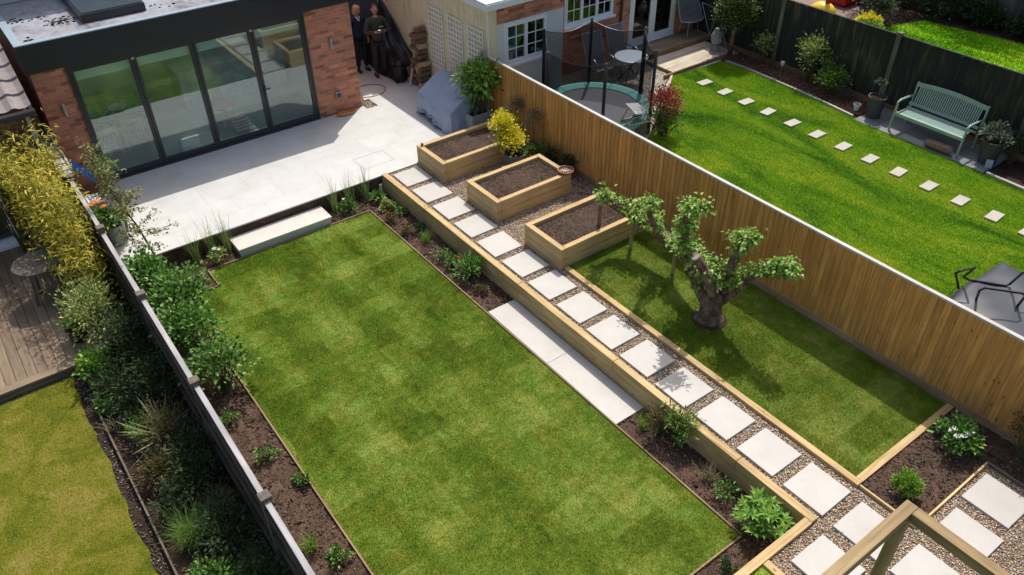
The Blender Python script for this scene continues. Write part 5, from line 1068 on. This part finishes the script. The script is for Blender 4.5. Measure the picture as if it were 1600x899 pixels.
for yy in (y0, y1):
    MB().bar((16.55, yy, G0), (16.6, yy, G0+.62), .045, .035).build('leg', M['bench'], t); MB().bar((17.2, yy, G0), (bx(.96), yy, G0+.96), .045, .035).build('leg', M['bench'], t)
    MB().tube([(16.58, yy, G0+.6), (16.6, yy, G0+.66), (16.7, yy, G0+.69), (16.95, yy, G0+.68), (17.18, yy, G0+.66)], .026, 8).build('armrest', M['bench'], t, smooth=True)
t = thing('wooden_trough', 'carved brown wooden log lying on the paving under the bench', 'log', (16.5, 6.9, .345)); MB().tube([(16.52, 6.62, .42), (16.52, 6.66, .44), (16.5, 7.15, .44), (16.5, 7.2, .42)], [.06, .09, .09, .05], 10, jit=.15).build('log', M['trough'], t)
for x, y, h, lf, lab, r in ((16.86, 8.72, .5, 'olive', 'charcoal pot with a small clipped plant left of the bench', .2), (16.86, 6.02, .5, 'olive', 'charcoal pot with grey leaved plant right of the bench', .22)):
    t = thing('charcoal_pot_plant', lab, 'potted plant', (x, y, .345), 'charcoal pots beside the bench'); pot(t, (x, y, .347), r, h, M['darkpot'])
    if r < .21: MB().tube([(x, y, .8), (x, y, 1.15)], .012, 6).build('stem', M['bark'], t); bush(t, (x, y, 1.1), .12, .06, 16, 260, .05, .03, L['olive'], zc=.08, stems=False)
    else: bush(t, (x, y, .82), .28, .16, 34, 620, .07, .045, L['olive'], zc=.15)
shrub('fence_plant', 'leafy straggling plant at the dark fence beyond the right pot', (17.2, 5.7, .33), .28, .3, 30, 420, .07, .045, 'dark', zc=.35)
t = thing('plant_label_card', 'pale card sign standing beside the charcoal pot right of the bench', 'card', (16.62, 5.85, .345)); MB().bar((16.62, 5.85, .35), (16.66, 5.87, .52), .13, .008).build('card', M['rooftrim'], t)
t = thing('small_white_pot', 'small white pot on the bark bed near the slate paving', 'pot', (16.85, 9.15, .34)); pot(t, (16.85, 9.15, .345), .08, .16, M['whitepot'], n=16)
shrub('lavender', 'small grey lavender plant behind the little white pot', (17.1, 9.75, .34), .2, .13, 24, 420, .09, .012, 'olive', zc=.13)
t = thing('solar_light', 'small solar stake light with white head by the dark fence', 'garden light', (17.1, 11.55, .33)); MB().tube([(17.1, 11.55, .33), (17.1, 11.55, .6)], .008, 6).build('stake', M['steel'], t); MB().lathe((17.1, 11.55, .6), [(.03, 0), (.055, .05), (.05, .1), (.02, .11)], 12).build('lamp_head', M['whitepot'], t)
shrub('yellow_shrub', 'variegated yellow green shrub against the dark fence', (17.25, 10.85, .33), .36, .34, 44, 1100, .09, .032, 'varieg', zc=.75); shrub('green_shrub', 'round green shrub right of the variegated yellow one', (17.2, 10.2, .33), .38, .3, 44, 1300, .075, .035, 'green', zc=.38)
shrub('pale_tipped_shrub', 'small shrub with pale tips near the dark fence post behind the topiary', (17.3, 12.35, .33), .22, .26, 28, 460, .08, .03, 'varieg', zc=.5)
t = thing('topiary_tree', 'ball headed clipped holly tree at the deck corner', 'tree', (17.05, 13.2, .33)); MB().tube([(17.05, 13.2, .3), (17.06, 13.2, .8), (17.05, 13.18, 1.4)], [.07, .055, .05], 9, jit=.1).build('trunk', M['bark'], t, smooth=True)
bush(t, (17.05, 13.2, 1.0), .47, .47, 150, 11000, .05, .036, leafmat('holly_leaf', [(.012, .03, .008), (.03, .06, .012), (.08, .13, .025), (.45, .5, .16)], .1), zc=.5, cl=.11, shape=.45, stems=False, name='crown')
t = thing('buddha_head_statue', 'grey stone head statue standing at the corner of the deck', 'statue', (16.95, 13.5, .33)); cx_, cy_ = 16.92, 13.62
m = MB(); m.lathe((cx_, cy_, .41), [(.12, 0), (.13, .05), (.085, .08), (.08, .14)], 18); m.ball((cx_, cy_, .74), (.145, .15, .2), 20, 14); m.ball((cx_, cy_+.01, .95), (.07, .07, .07), 12, 8)
m.ball((cx_-.135, cy_-.02, .72), (.035, .03, .045), 8, 6); m.ball((cx_, cy_-.15, .72), (.02, .035, .05), 8, 6); m.ball((cx_, cy_-.135, .63), (.045, .02, .014), 8, 6); m.ball((cx_-.15, cy_, .72), (.02, .03, .08), 8, 6); m.ball((cx_+.15, cy_, .72), (.02, .03, .08), 8, 6)
m.build('head', M['statue'], t, smooth=True); m = MB()
for k in range(40): a = k*2.4; z = .80+.004*k; q = .145*math.sqrt(max(0, 1-((z-.74)/.21)**2)); m.ball((cx_+q*math.cos(a), cy_+q*math.sin(a), z), .018, 6, 4)
m.build('curls', M['statue'], t, smooth=True)
# egg chair & metal frame
t = thing('woven_egg_chair', 'grey woven round backed chair on the deck beside the white doors', 'chair', (16.95, 14.6, .53)); c_ = (16.95, 14.65); m = MB(); n, k_ = 22, 10; V = []; F = []
for i in range(n+1):
    a = -PI*.5+ (i/n)*2*PI
    for j in range(k_+1):
        u = j/k_; rx = .42*u; fr_ = max(0, math.sin(a))  # back side rises
        V.append((c_[0]+rx*math.cos(a), c_[1]+.32*u*math.sin(a), .93+u**2*(.06+.66*fr_**.55)))
for i in range(n):
    for j in range(k_): a = i*(k_+1)+j; F.append((a, a+1, a+k_+2, a+k_+1))
m.raw(V, F).build('woven_shell', M['mesh'], t, smooth=True); rim = [V[i*(k_+1)+k_] for i in range(n+1)]; MB().tube(rim, .014, 6).build('rim', M['steel'], t, smooth=True)
for sx in (-.2, .2):
    for sy in (-.15, .15): MB().tube([(c_[0]+sx*.8, c_[1]+sy*.8, .95), (c_[0]+sx*1.15, c_[1]+sy*1.15, .53)], .01, 6).build('leg', M['steel'], t)
o = MB().box(17.0, 17.16, 14.72, 14.86, 1.0, 1.02).obox((17.08, 14.84, 1.12), (.18, .05, .2), Matrix.Rotation(-.3, 3, 'X')).build('dark_cushion', M['black'], bevel=.015, origin=(17.05, 14.8, 1)); tag(o, 'small black cushion propped in the woven chair', 'cushion')
t = thing('clothes_airer', 'folded pale metal airer frame leaning by the dark fence', 'metal frame', (17.2, 14, .5)); pp = [(17.32, 14.62, 1.35), (17.36, 14.05, 1.28), (17.32, 13.75, .75), (17.2, 14.1, .62), (17.32, 14.62, 1.35)]
MB().tube(pp, .013, 6).tube([pp[1], pp[3]], .01, 6).tube([pp[2], (17.36, 13.6, .36)], .01, 6).tube([pp[3], (17.15, 14.2, .36)], .01, 6).build('tube_frame', M['steel'], t)
# trampoline
t = thing('trampoline', 'round trampoline with teal pad and black safety net behind the fence', 'trampoline', (11.64, 12.55, .33)); cx_, cy_, R_, mz = 11.64, 12.55, 1.28, .68
MB().lathe((cx_, cy_, mz-.01), [(.0, 0), (R_-.24, 0), (R_-.24, .006), (0, .006)], 48, cap=False).build('mat', M['mat'], t)
MB().lathe((cx_, cy_, mz), [(R_-.26, .012), (R_+.03, .022), (R_+.05, -.03), (R_-.26, 0), (R_-.26, .012)], 60, cap=False).build('pad', M['teal'], t, smooth=False)
m = MB()
for k in range(12): a = 2*PI*k/12; m.bar((cx_+(R_-.26)*math.cos(a), cy_+(R_-.26)*math.sin(a), mz+.015), (cx_+(R_+.04)*math.cos(a), cy_+(R_+.04)*math.sin(a), mz+.026), .014, .004)
m.build('pad_seams', M['black'], t)
MB().tube([(cx_+R_*math.cos(a), cy_+R_*math.sin(a), mz-.05) for a in np.linspace(0, 2*PI, 49)], .025, 8).build('frame_ring', M['steel'], t, smooth=True)
pa = [2*PI*(k+.0)/6+.96 for k in range(6)]; top = 2.25
for k, a in enumerate(pa):
    x, y = cx_+(R_+.05)*math.cos(a), cy_+(R_+.05)*math.sin(a)
    MB().tube([(x, y, .32), (x, y, top)], .05 if k in (2, 5) else .036, 10).build('pole', M['blackfoam'], t, smooth=True)
m = MB(); K = 8; V = []; F = []
for k in range(6):
    a0, a1 = pa[k], pa[k]+PI/3
    for j in range(K+1):
        u = j/K; p0 = np.array([cx_+(R_+.02)*math.cos(a0), cy_+(R_+.02)*math.sin(a0)]); p1 = np.array([cx_+(R_+.02)*math.cos(a1), cy_+(R_+.02)*math.sin(a1)])
        q = p0*(1-u)+p1*u; b_ = cx_+R_*.98*math.cos(a0+(a1-a0)*u), cy_+R_*.98*math.sin(a0+(a1-a0)*u); zt_ = top-.04-.13*math.sin(PI*u)
        if k == 0 and False: pass
        V += [(b_[0], b_[1], mz+.03), ((b_[0]+q[0])/2, (b_[1]+q[1])/2, (mz+zt_)/2), (q[0], q[1], zt_)]
N_ = len(V)//3
for i in range(N_-1):
    if (i+1) % (K+1) == 0: continue
    for r in range(2): F.append((i*3+r, (i+1)*3+r, (i+1)*3+r+1, i*3+r+1))
m.raw(V, F).build('net', M['net'], t, smooth=True)
m = MB()
for k in range(6): m.tube([V[3*(k*(K+1)+j)+2] for j in range(K+1)], .009, 5)
m.build('top_cord', M['black'], t)
for k in range(3):
    a = 2*PI*k/3+.3; MB().tube([(cx_+R_*math.cos(a-.25), cy_+R_*math.sin(a-.25), mz-.05), (cx_+R_*math.cos(a-.25), cy_+R_*math.sin(a-.25), .34), (cx_+R_*math.cos(a+.25), cy_+R_*math.sin(a+.25), .34), (cx_+R_*math.cos(a+.25), cy_+R_*math.sin(a+.25), mz-.05)], .022, 7).build('leg', M['steel'], t)
t = thing('wooden_trestle', 'small wooden trestle with a white board lying on the trampoline edge', 'trestle', (12.0, 11.6, .7))
MB().obox((11.86, 11.42, .98), (.5, .36, .02), Matrix.Rotation(.35, 3, 'X') @ Matrix.Rotation(.3, 3, 'Y')).build('board', M['whiteroof'], t)
for a, b in (((11.5, 11.3, .73), (11.8, 11.35, .98)), ((11.5, 11.55, .73), (11.75, 11.6, .98)), ((11.5, 11.3, .73), (12.05, 11.15, .74)), ((11.5, 11.55, .73), (12.1, 11.5, .74)), ((12.05, 11.15, .74), (12.0, 11.3, .93))): MB().bar(a, b, .035, .035).build('rail', M['palewood_x'], t)
# patio set
t = thing('glass_garden_table', 'round pale topped metal garden table behind the trampoline net', 'table', (13.75, 13.6, .33)); MB().lathe((13.75, 13.6, .32), [(.40, .68), (.42, .69), (.42, .705), (.40, .71)], 32).build('tabletop', M['rooftrim'], t)
for k in range(4): a = k*PI/2+.4; MB().tube([(13.75+.33*math.cos(a), 13.6+.33*math.sin(a), .33), (13.75-.2*math.cos(a), 13.6-.2*math.sin(a), 1.0)], .012, 6).build('leg', M['darksteel'], t)
def recl(x, y, rz, lab):
    t = thing('recliner_chair', lab, 'chair', (0, 0, 0), 'grey garden recliners behind the trampoline'); 
    MB().bar((0, -.28, .42), (0, .2, .38), .5, .02).build('seat', M['mesh'], t); MB().bar((0, .2, .38), (0, .5, 1.1), .5, .02).build('backrest', M['mesh'], t)
    for s in (-.27, .27):
        MB().tube([(s, -.3, .43), (s, .2, .39), (s, .51, 1.12)], .014, 6).build('side_frame', M['steel'], t); MB().tube([(s, -.25, 0), (s, -.22, .6), (s, -.1, .66), (s, .15, .64), (s, .32, .62)], .014, 6).build('armrest', M['steel'], t, smooth=True); MB().tube([(s, .35, 0), (s, .1, .4)], .014, 6).build('leg', M['steel'], t)
    MB().tube([(-.27, .51, 1.12), (.27, .51, 1.12)], .014, 6).build('top_bar', M['steel'], t); t.location = (x, y, .32); t.rotation_euler.z = rz
recl(13.2, 14.1, -.15, 'grey garden recliner nearer the first white window'); recl(14.05, 14.15, -.05, 'grey garden recliner nearer the glazed doors')
t = shrub('red_photinia', 'rounded shrub with red young leaves at the edge of the bright lawn', (12.35, 11.1, .33), .38, .3, 60, 1500, .075, .035, 'red', zc=.72); bush(t, (12.35, 11.0, .33), .4, .25, 40, 900, .07, .035, L['green'], zc=.32)
shrub('low_shrub', 'dim low shrub at the lawn edge just right of the trampoline pole', (12.75, 11.55, .33), .2, .16, 20, 300, .06, .035, 'dark', zc=.15)
t = thing('covered_play_frame', 'dark grey covered garden furniture with black tubular frames upturned on top', 'furniture cover', (12.2, 3.2, .33))
V = []; F = []; nx, ny = 22, 22
for i in range(nx+1):
    for j in range(ny+1):
        u, v = i/nx, j/ny; x = 10.9+2.4*u; y = 2.2+1.75*v; e_ = min(u, 1-u, v, 1-v)*10; z = .34+min(1, e_)**.5*(.34+.10*math.sin(u*3.0+.3)+.03*math.sin(u*14+v*5)*math.sin(v*11)); V.append((x, y, z))
for i in range(nx):
    for j in range(ny): a = i*(ny+1)+j; F.append((a, a+ny+1, a+ny+2, a+1))
MB().raw(V, F).build('cover', M['coverdark'], t, smooth=True)
def utube(pts): MB().tube(pts, .02, 7).build('tube_frame', M['black'], t, smooth=False)
utube([(11.72, 3.84, .74), (11.5, 3.9, 1.12), (11.52, 3.86, 1.17), (11.66, 3.72, 1.25), (11.9, 3.9, .86), (11.98, 3.84, .8), (12.35, 3.42, .76), (12.4, 3.38, .8), (12.1, 3.2, 1.28), (12.2, 3.1, 1.32), (12.5, 2.8, 1.3)])
utube([(11.66, 3.52, .72), (11.4, 3.45, 1.1), (11.44, 3.4, 1.16), (11.75, 3.0, 1.16), (11.82, 2.96, 1.1), (12.0, 3.05, .72)])
# beyond dark fence
struct(MB().box(17.56, 25.1, -4, 22, -.5, .30).build('far_garden_ground', M['soil_dark']))
FL = [(19.0, -3), (24.2, -3), (24.0, 9), (23.6, 11.5), (21.2, 12.2), (18.2, 11.8), (18.0, -3)]
struct(MB().prism(FL, .1, .335).build('far_lawn', M['turf_right'])); P = inrects([(18, 24.2, 3, 12.3)], 2600); P = P[inpoly(P, FL)]; turf('far_grass', P, .33, .05, .016, M['turf_right'])
struct(MB().prism([(18.5, 12.4), (21.7, 12.4), (23.2, 13.4), (23.4, 16.5), (18.5, 17)], .2, .34).build('block_paving', M['block']))
t = thing('brick_kerb', 'row of pale kerb blocks at the edge of the red paving', 'edging', (20, 12.3, .33)); MB().box(18.6, 21.75, 12.2, 12.38, .25, .36).build('kerb', M['stone'], t)
t = thing('grey_panel_fence', 'grey weathered panel fence at the far right top corner', 'fence', (25.1, 9, .33)); m = MB(); y = 16
while y > 0: m.box(25.1+random.uniform(-.006, .006), 25.12, y-.14, y, .3, 2.15); y -= .143
m.build('boards', M['greywood_z'], t)
for yy in (13.2, 10.9, 8.6, 6.3): MB().box(25.04, 25.098, yy-.05, yy+.05, .3, 2.2).build('post', M['capgrey_z'], t)
t = thing('brick_wall', 'dim red brick wall beyond the far lawn', 'wall', (25, 14, .33)); MB().box(23.9, 25.2, 16.1, 16.4, .3, 2.4).build('bricks', M['brick_xz'], t)
t = thing('toy_slide', 'yellow and red plastic toy partly hidden behind the dark fence', 'toy', (19.5, 12.6, .34)); MB().ball((21.2, 13.35, .62), (.3, .4, .28), 16, 10).build('yellow_body', M['yellow'], t, smooth=True); MB().box(21.15, 21.25, 13.2, 13.3, .6, 1.5).box(20.95, 21.5, 13.22, 13.32, 1.5, 1.6).build('red_post', M['red'], t)
o = MB().box(22.7, 23.9, 13.6, 14.3, .35, .9).build('red_toy_box', M['red'], bevel=.05, origin=(23, 14, .34)); tag(o, 'dark red box on the block paving beyond the dark fence', 'box')
for x, y, rx, rz, lf, lab in ((22.3, 12.35, .35, .45, 'olive', 'silvery shrub beside the block paving'), (21.6, 12.05, .3, .2, 'yellow', 'golden low plant by the kerb blocks'), (21.2, 11.7, .3, .18, 'lime', 'lime green low plant by the dark fence top'),
        (24.3, 12.6, .7, .8, 'dark', 'dark shrub at the back of the far garden beside the brick wall'), (24.4, 11.4, .5, .5, 'dark', 'dark shrub along the far grey fence, first'), (24.6, 10.3, .4, .3, 'dark', 'low dark shrub along the far grey fence, middle'), (24.6, 9.0, .4, .3, 'dark', 'low dark shrub along the far grey fence near the edge'), (23.0, 13.0, .6, .7, 'dark', 'dark rounded shrub right of the silvery one'), (19.9, 13.8, .3, .25, 'green', 'small shrub on the far side of the dark fence near the toy')):
    shrub('far_shrub', lab, (x, y, .33), rx, rz, 50, 1300, .12, .06, lf, 'shrubs in the far right garden', zc=rz, ry=rx*1.2)
t = thing('far_tree', 'leafy tree beyond the grey fence that shades the far lawn', 'tree', (26.4, 11.5, .3)); MB().tube([(26.4, 11.5, .2), (26.4, 11.5, 2), (26.3, 11.4, 3.6)], [.16, .13, .08], 9).build('trunk', M['bark'], t); bush(t, (26.4, 11.5, 2.4), 1.7, 1.3, 130, 5000, .16, .1, L['dark'], zc=1.6, cl=.13, name='crown', stemname='branch')
# ------------------------------------------------------------------ people
def skin(name, pts, edges, rad, mat, parent, sub=2, root=0):
    me = bpy.data.meshes.new(name+'_skeleton'); off = wloc(parent); me.from_pydata([tuple(Vector(p)-off) for p in pts], edges, [])
    o = bpy.data.objects.new(name, me); COL.objects.link(o)
    md = o.modifiers.new('skin', 'SKIN'); md.use_smooth_shade = True
    if not me.skin_vertices: 
        bpy.context.view_layer.objects.active = o
    lay = me.skin_vertices[0].data if me.skin_vertices else None
    if lay is None: raise RuntimeError('no skin layer')
    for i, r in enumerate(rad): lay[i].radius = (r, r) if not isinstance(r, tuple) else r; lay[i].use_root = (i == root)
    s_ = o.modifiers.new('sub', 'SUBSURF'); s_.levels = s_.render_levels = sub
    dg = bpy.context.evaluated_depsgraph_get(); nm = bpy.data.meshes.new_from_object(o.evaluated_get(dg)); nm.name = name
    o.modifiers.clear(); o.data = nm; nm.materials.clear(); nm.materials.append(mat); o.parent = parent; o.name = name
    return o
class Fig:
    def __init__(s): s.p = []; s.e = []; s.r = []
    def chain(s, pts, rads, start=None):
        prev = start
        for q, r in zip(pts, rads):
            s.p.append(Vector(q)); s.r.append(r); i = len(s.p)-1
            if prev is not None: s.e.append((prev, i))
            prev = i
        return prev
def hand(f, wrist, start, d, palm, sc=1.):
    d = Vector(d).normalized(); pn = Vector(palm).normalized(); sd = d.cross(pn).normalized(); w = Vector(wrist)
    pc = f.chain([w+d*.045*sc], [(.026*sc, .014*sc)], start)
    for k, (o_, l_) in enumerate(((-.03, .06), (-.01, .072), (.01, .066), (.029, .052))):
        b = w+d*.085*sc+sd*o_*sc; f.chain([b, b+d*l_*.55*sc+pn*.012*sc, b+d*l_*.8*sc+pn*.035*sc], [.009*sc, .0085*sc, .007*sc], pc)
    b = w+d*.03*sc-sd*.03*sc; f.chain([b, b+d*.03*sc-sd*.018*sc+pn*.015*sc, b+d*.055*sc-sd*.012*sc+pn*.03*sc], [.011*sc, .01*sc, .008*sc], pc)
SK = plain('skin', (.5, .28, .2), .55, var=.05)
def person(loc, h, cloth, legs, shoe, hairc, lab, arms, facing=0., female=False, collar=None, look=(0, 0)):
    T = thing('person', lab, 'person', loc); k = h/1.75; X, Y, Z0 = loc
    def W(x, y, z): c, s = math.cos(facing), math.sin(facing); return Vector((X+(x*c-y*s)*k, Y+(x*s+y*c)*k, Z0+z*k))
    sh = .175 if female else .2
    f = Fig(); pel = f.chain([W(0, 0, .94)], [(.1*k, .075*k)]); ch = f.chain([W(0, .01, 1.1), W(0, .01, 1.28), W(0, .015, 1.40)], [(.09*k, .07*k), (.11*k, .08*k), (.09*k, .065*k)], pel); nk = f.chain([W(0, .01, 1.5), W(0, -.005, 1.56)], [.05*k, .048*k], ch)
    for s in (-1, 1):
        A = arms[0 if s < 0 else 1]; wr = f.chain([W(s*sh, .01, 1.40), W(*A[0]), W(*A[1])], [.052*k, .04*k, .027*k], ch); hd = (W(*A[1])-W(*A[0])).normalized(); hand(f, W(*A[1]), wr, A[2] if len(A) > 2 else hd, A[3] if len(A) > 3 else (-s, 0, 0), k)
        f.chain([W(s*.1, 0, .86), W(s*.11, -.01, .5), W(s*.115, .015, .1), W(s*.125, -.08, .04)], [.06*k, .042*k, .032*k, .03*k], pel)
    b = skin('body', f.p, f.e, f.r, SK, T, 1)
    # head with face, joined into the body mesh
    hc = W(look[0]*.02, -.02, 1.655); m = MB(); n_, mm = 24, 18
    m.ball(hc, (.077*k, .095*k, .118*k), n_, mm)
    V = []
    for (x, y, z) in m.v:
        dx, dy, dz = x-hc.x, y-hc.y, z-hc.z
        if dz < 0: dx *= 1-.28*(-dz/.118/k); dy *= 1-.12*(-dz/.118/k)
        if dy < -.05*k:
            if abs(dx) < .018*k and -.045*k < dz < .012*k: dy -= .022*k*(1-abs(dx)/.018/k)
            if .008*k < abs(dx) < .045*k and .0 < dz < .03*k: dy += .01*k
            if abs(dx) < .03*k and -.075*k < dz < -.055*k: dy -= .007*k
        V.append(hc+Vector((dx, dy, dz)))
    R_ = Matrix.Rotation(look[1], 3, 'X') @ Matrix.Rotation(facing+look[0], 3, 'Z'); m.v = [tuple(hc+R_@(Vector(v)-hc)) for v in V]
    hp = lambda x, y, z: hc+R_@Vector((x*k, y*k, z*k))
    for s in (-1, 1): m.ball(hp(s*.078, .01, -.005), (.012*k, .02*k, .032*k), 8, 6)
    off = wloc(T); bm_v = [v.co+off for v in b.data.vertices]; bf = [tuple(p.vertices) for p in b.data.polygons]
    jm = MB(); ctr = [(sum((bm_v[i] for i in f_), Vector())/len(f_)) for f_ in bf]
    covd = lambda c_: .1*k < c_.z-Z0 < 1.44*k and math.hypot(c_.x-X, c_.y-Y) < .21*k
    jm.raw(bm_v, []); jm.f = bf; jm.mi = [1 if covd(c_) else 0 for c_ in ctr]; jm.raw(m.v, [tuple(i for i in f_) for f_ in m.f]); old = b; nb = jm.build('body', [SK, legs], T, smooth=True); bpy.data.objects.remove(old); nb.name = 'body'
    EW = plain('eye_dark', (.03, .02, .02), .3)
    for s in (-1, 1): MB().ball(hp(s*.03, -.083, .012), (.012*k, .008*k, .007*k), 8, 6).build('eye', EW, T)
    MB().ball(hp(0, -.089, -.062), (.022*k, .008*k, .006*k), 8, 5).build('mouth', plain('lips', (.35, .12, .1), .5), T)
    # hair
    hm = MB()
    if female:
        hm.ball(hp(0, .018, .035), (.095*k, .105*k, .1*k), 18, 12, jit=.05)
        for s in (-1, 1): hm.ball(hp(s*.072, .02, -.03), (.035*k, .07*k, .09*k), 10, 8, jit=.1)
        hm.ball(hp(0, .075, -.03), (.085*k, .045*k, .095*k), 12, 8, jit=.08); hm.ball(hp(.02, -.06, .085), (.06*k, .03*k, .025*k), 10, 6, jit=.1)
    else:
        hm.ball(hp(0, .022, .04), (.083*k, .09*k, .088*k), 18, 12, jit=.05); hm.ball(hp(0, .06, -.01), (.072*k, .045*k, .06*k), 12, 8, jit=.05)
    hm.build('hair', hairc, T, smooth=True)
    # clothes
    g = Fig(); pe = g.chain([W(0, 0, .86)], [(.165*k, .13*k)]); c2 = g.chain([W(0, .01, 1.1), W(0, .01, 1.28), W(0, .012, 1.42)], [(.155*k, .12*k), (.172*k, .125*k), (.11*k, .085*k)], pe)
    for s in (-1, 1):
        A = arms[0 if s < 0 else 1]; e1 = Vector(A[1]); e0 = Vector(A[0]); cf = e0+(e1-e0)*.9; g.chain([W(s*sh, .01, 1.40), W(*A[0]), W(*cf)], [.072*k, .058*k, .043*k], c2)
    skin('jacket' if not female else 'jumper', g.p, g.e, g.r, cloth, T, 2)
    g = Fig(); pe = g.chain([W(0, 0, .97)], [(.145*k, .115*k)])
    for s in (-1, 1): g.chain([W(s*.1, 0, .82), W(s*.11, -.01, .5), W(s*.115, .012, .12)], [.1*k, .075*k, .062*k], pe)
    skin('trousers', g.p, g.e, g.r, legs, T, 2)
    for s in (-1, 1):
        p_ = W(s*.12, .04, .045); q_ = W(s*.14, -.15, .035); MB().tube([p_+Vector((0, .04, .01)), p_, (p_+q_)/2+Vector((0, 0, .005)), q_], [.03*k, .052*k, .05*k, .032*k], 10).build('shoe', shoe, T, smooth=True)
    if collar:
        MB().bar(W(-.05, -.06, 1.5), W(0, -.118, 1.4), .012, .03).bar(W(.05, -.06, 1.5), W(0, -.118, 1.4), .012, .03).build('collar', collar, T)
    return T, W
person((8.74, 18.35, .36), 1.68, plain('navy_knit', (.012, .025, .06), .9), plain('black_trousers', (.012, .012, .015), .85), M['black'], plain('blonde_hair', (.5, .36, .2), .6, var=.3, scale=40),
       'person with blonde hair, navy jumper and dark trousers standing behind the brick pillar', [((-.27, .06, 1.12), (-.25, -.02, .88)), ((.26, .06, 1.13), (.24, -.02, .88))], 0, True, M['whitepot'], (.1, .05))
mt, mW = person((8.97, 17.8, .36), 1.8, plain('grey_brown_jacket', (.06, .055, .05), .85), plain('dark_jeans', (.025, .028, .035), .85), plain('brown_shoe', (.06, .03, .02), .6), plain('brown_hair', (.1, .05, .03), .7, var=.3, scale=40),
       'person with short brown hair and grey jacket holding a small black device at chest height', [((-.30, -.04, 1.14), (-.09, -.27, 1.2), (.5, -.5, .3), (.8, 0, .3)), ((.30, -.04, 1.14), (.09, -.27, 1.2), (-.5, -.5, .3), (-.8, 0, .3))], -.15, False, None, (-.2, .25))
t = thing('handheld_controller', 'small dark handheld controller held by the person in the grey jacket', 'controller', tuple(mW(0, -.33, 1.24))); c_ = mW(0, -.33, 1.25)
MB().obox(c_, (.16, .08, .035), Matrix.Rotation(.4, 3, 'X')).build('case', M['black'], t, bevel=.012); MB().obox(c_+Vector((0, -.03, .07)), (.13, .012, .08), Matrix.Rotation(.35, 3, 'X')).build('screen', M['darksteel'], t, bevel=.004)

# ------------------------------------------------------------------ camera, light, world
cam = bpy.data.cameras.new('camera'); co = bpy.data.objects.new('camera', cam); COL.objects.link(co); S.camera = co
yaw, pit, rol = math.radians(36.299), math.radians(37.984), math.radians(.6555)
fwd = Vector((math.sin(yaw)*math.cos(pit), math.cos(yaw)*math.cos(pit), -math.sin(pit))); rt = Vector((math.cos(yaw), -math.sin(yaw), 0)); dn = fwd.cross(rt)
r2 = rt*math.cos(rol)+dn*math.sin(rol); d2 = dn*math.cos(rol)-rt*math.sin(rol)
co.matrix_world = Matrix(((r2.x, -d2.x, -fwd.x, 0), (r2.y, -d2.y, -fwd.y, 0), (r2.z, -d2.z, -fwd.z, 8.7), (0, 0, 0, 1)))
cam.sensor_width = 36; cam.lens = 36*1246.156/1600; cam.clip_end = 500; cam.clip_start = .1
sd = Vector((.48, .40, 1)).normalized()
sl = bpy.data.lights.new('sun', 'SUN'); so = bpy.data.objects.new('sun', sl); COL.objects.link(so); so.rotation_euler = sd.to_track_quat('Z', 'Y').to_euler(); sl.energy = 2.9; sl.angle = math.radians(.5); sl.color = (1, .965, .9)
w = bpy.data.worlds.new('World'); S.world = w; w.use_nodes = True; nt = w.node_tree; nt.nodes.clear()
sky = nt.nodes.new('ShaderNodeTexSky'); sky.sky_type = 'NISHITA'; sky.sun_disc = False; sky.sun_elevation = math.asin(sd.z); sky.sun_rotation = math.atan2(sd.x, sd.y); sky.dust_density = 4.; sky.air_density = 1.; sky.ozone_density = .4
bg = nt.nodes.new('ShaderNodeBackground'); bg.inputs[1].default_value = .12; ou = nt.nodes.new('ShaderNodeOutputWorld')
nt.links.new(sky.outputs[0], bg.inputs[0]); nt.links.new(bg.outputs[0], ou.inputs[0])
S.view_settings.view_transform = 'Standard'; S.view_settings.look = 'None'; S.view_settings.gamma = 1; S.view_settings.exposure = .36; S.view_settings.use_curve_mapping = False
S.render.engine = 'CYCLES'; S.cycles.use_denoising = True; S.cycles.max_bounces = 8; S.cycles.transparent_max_bounces = 16
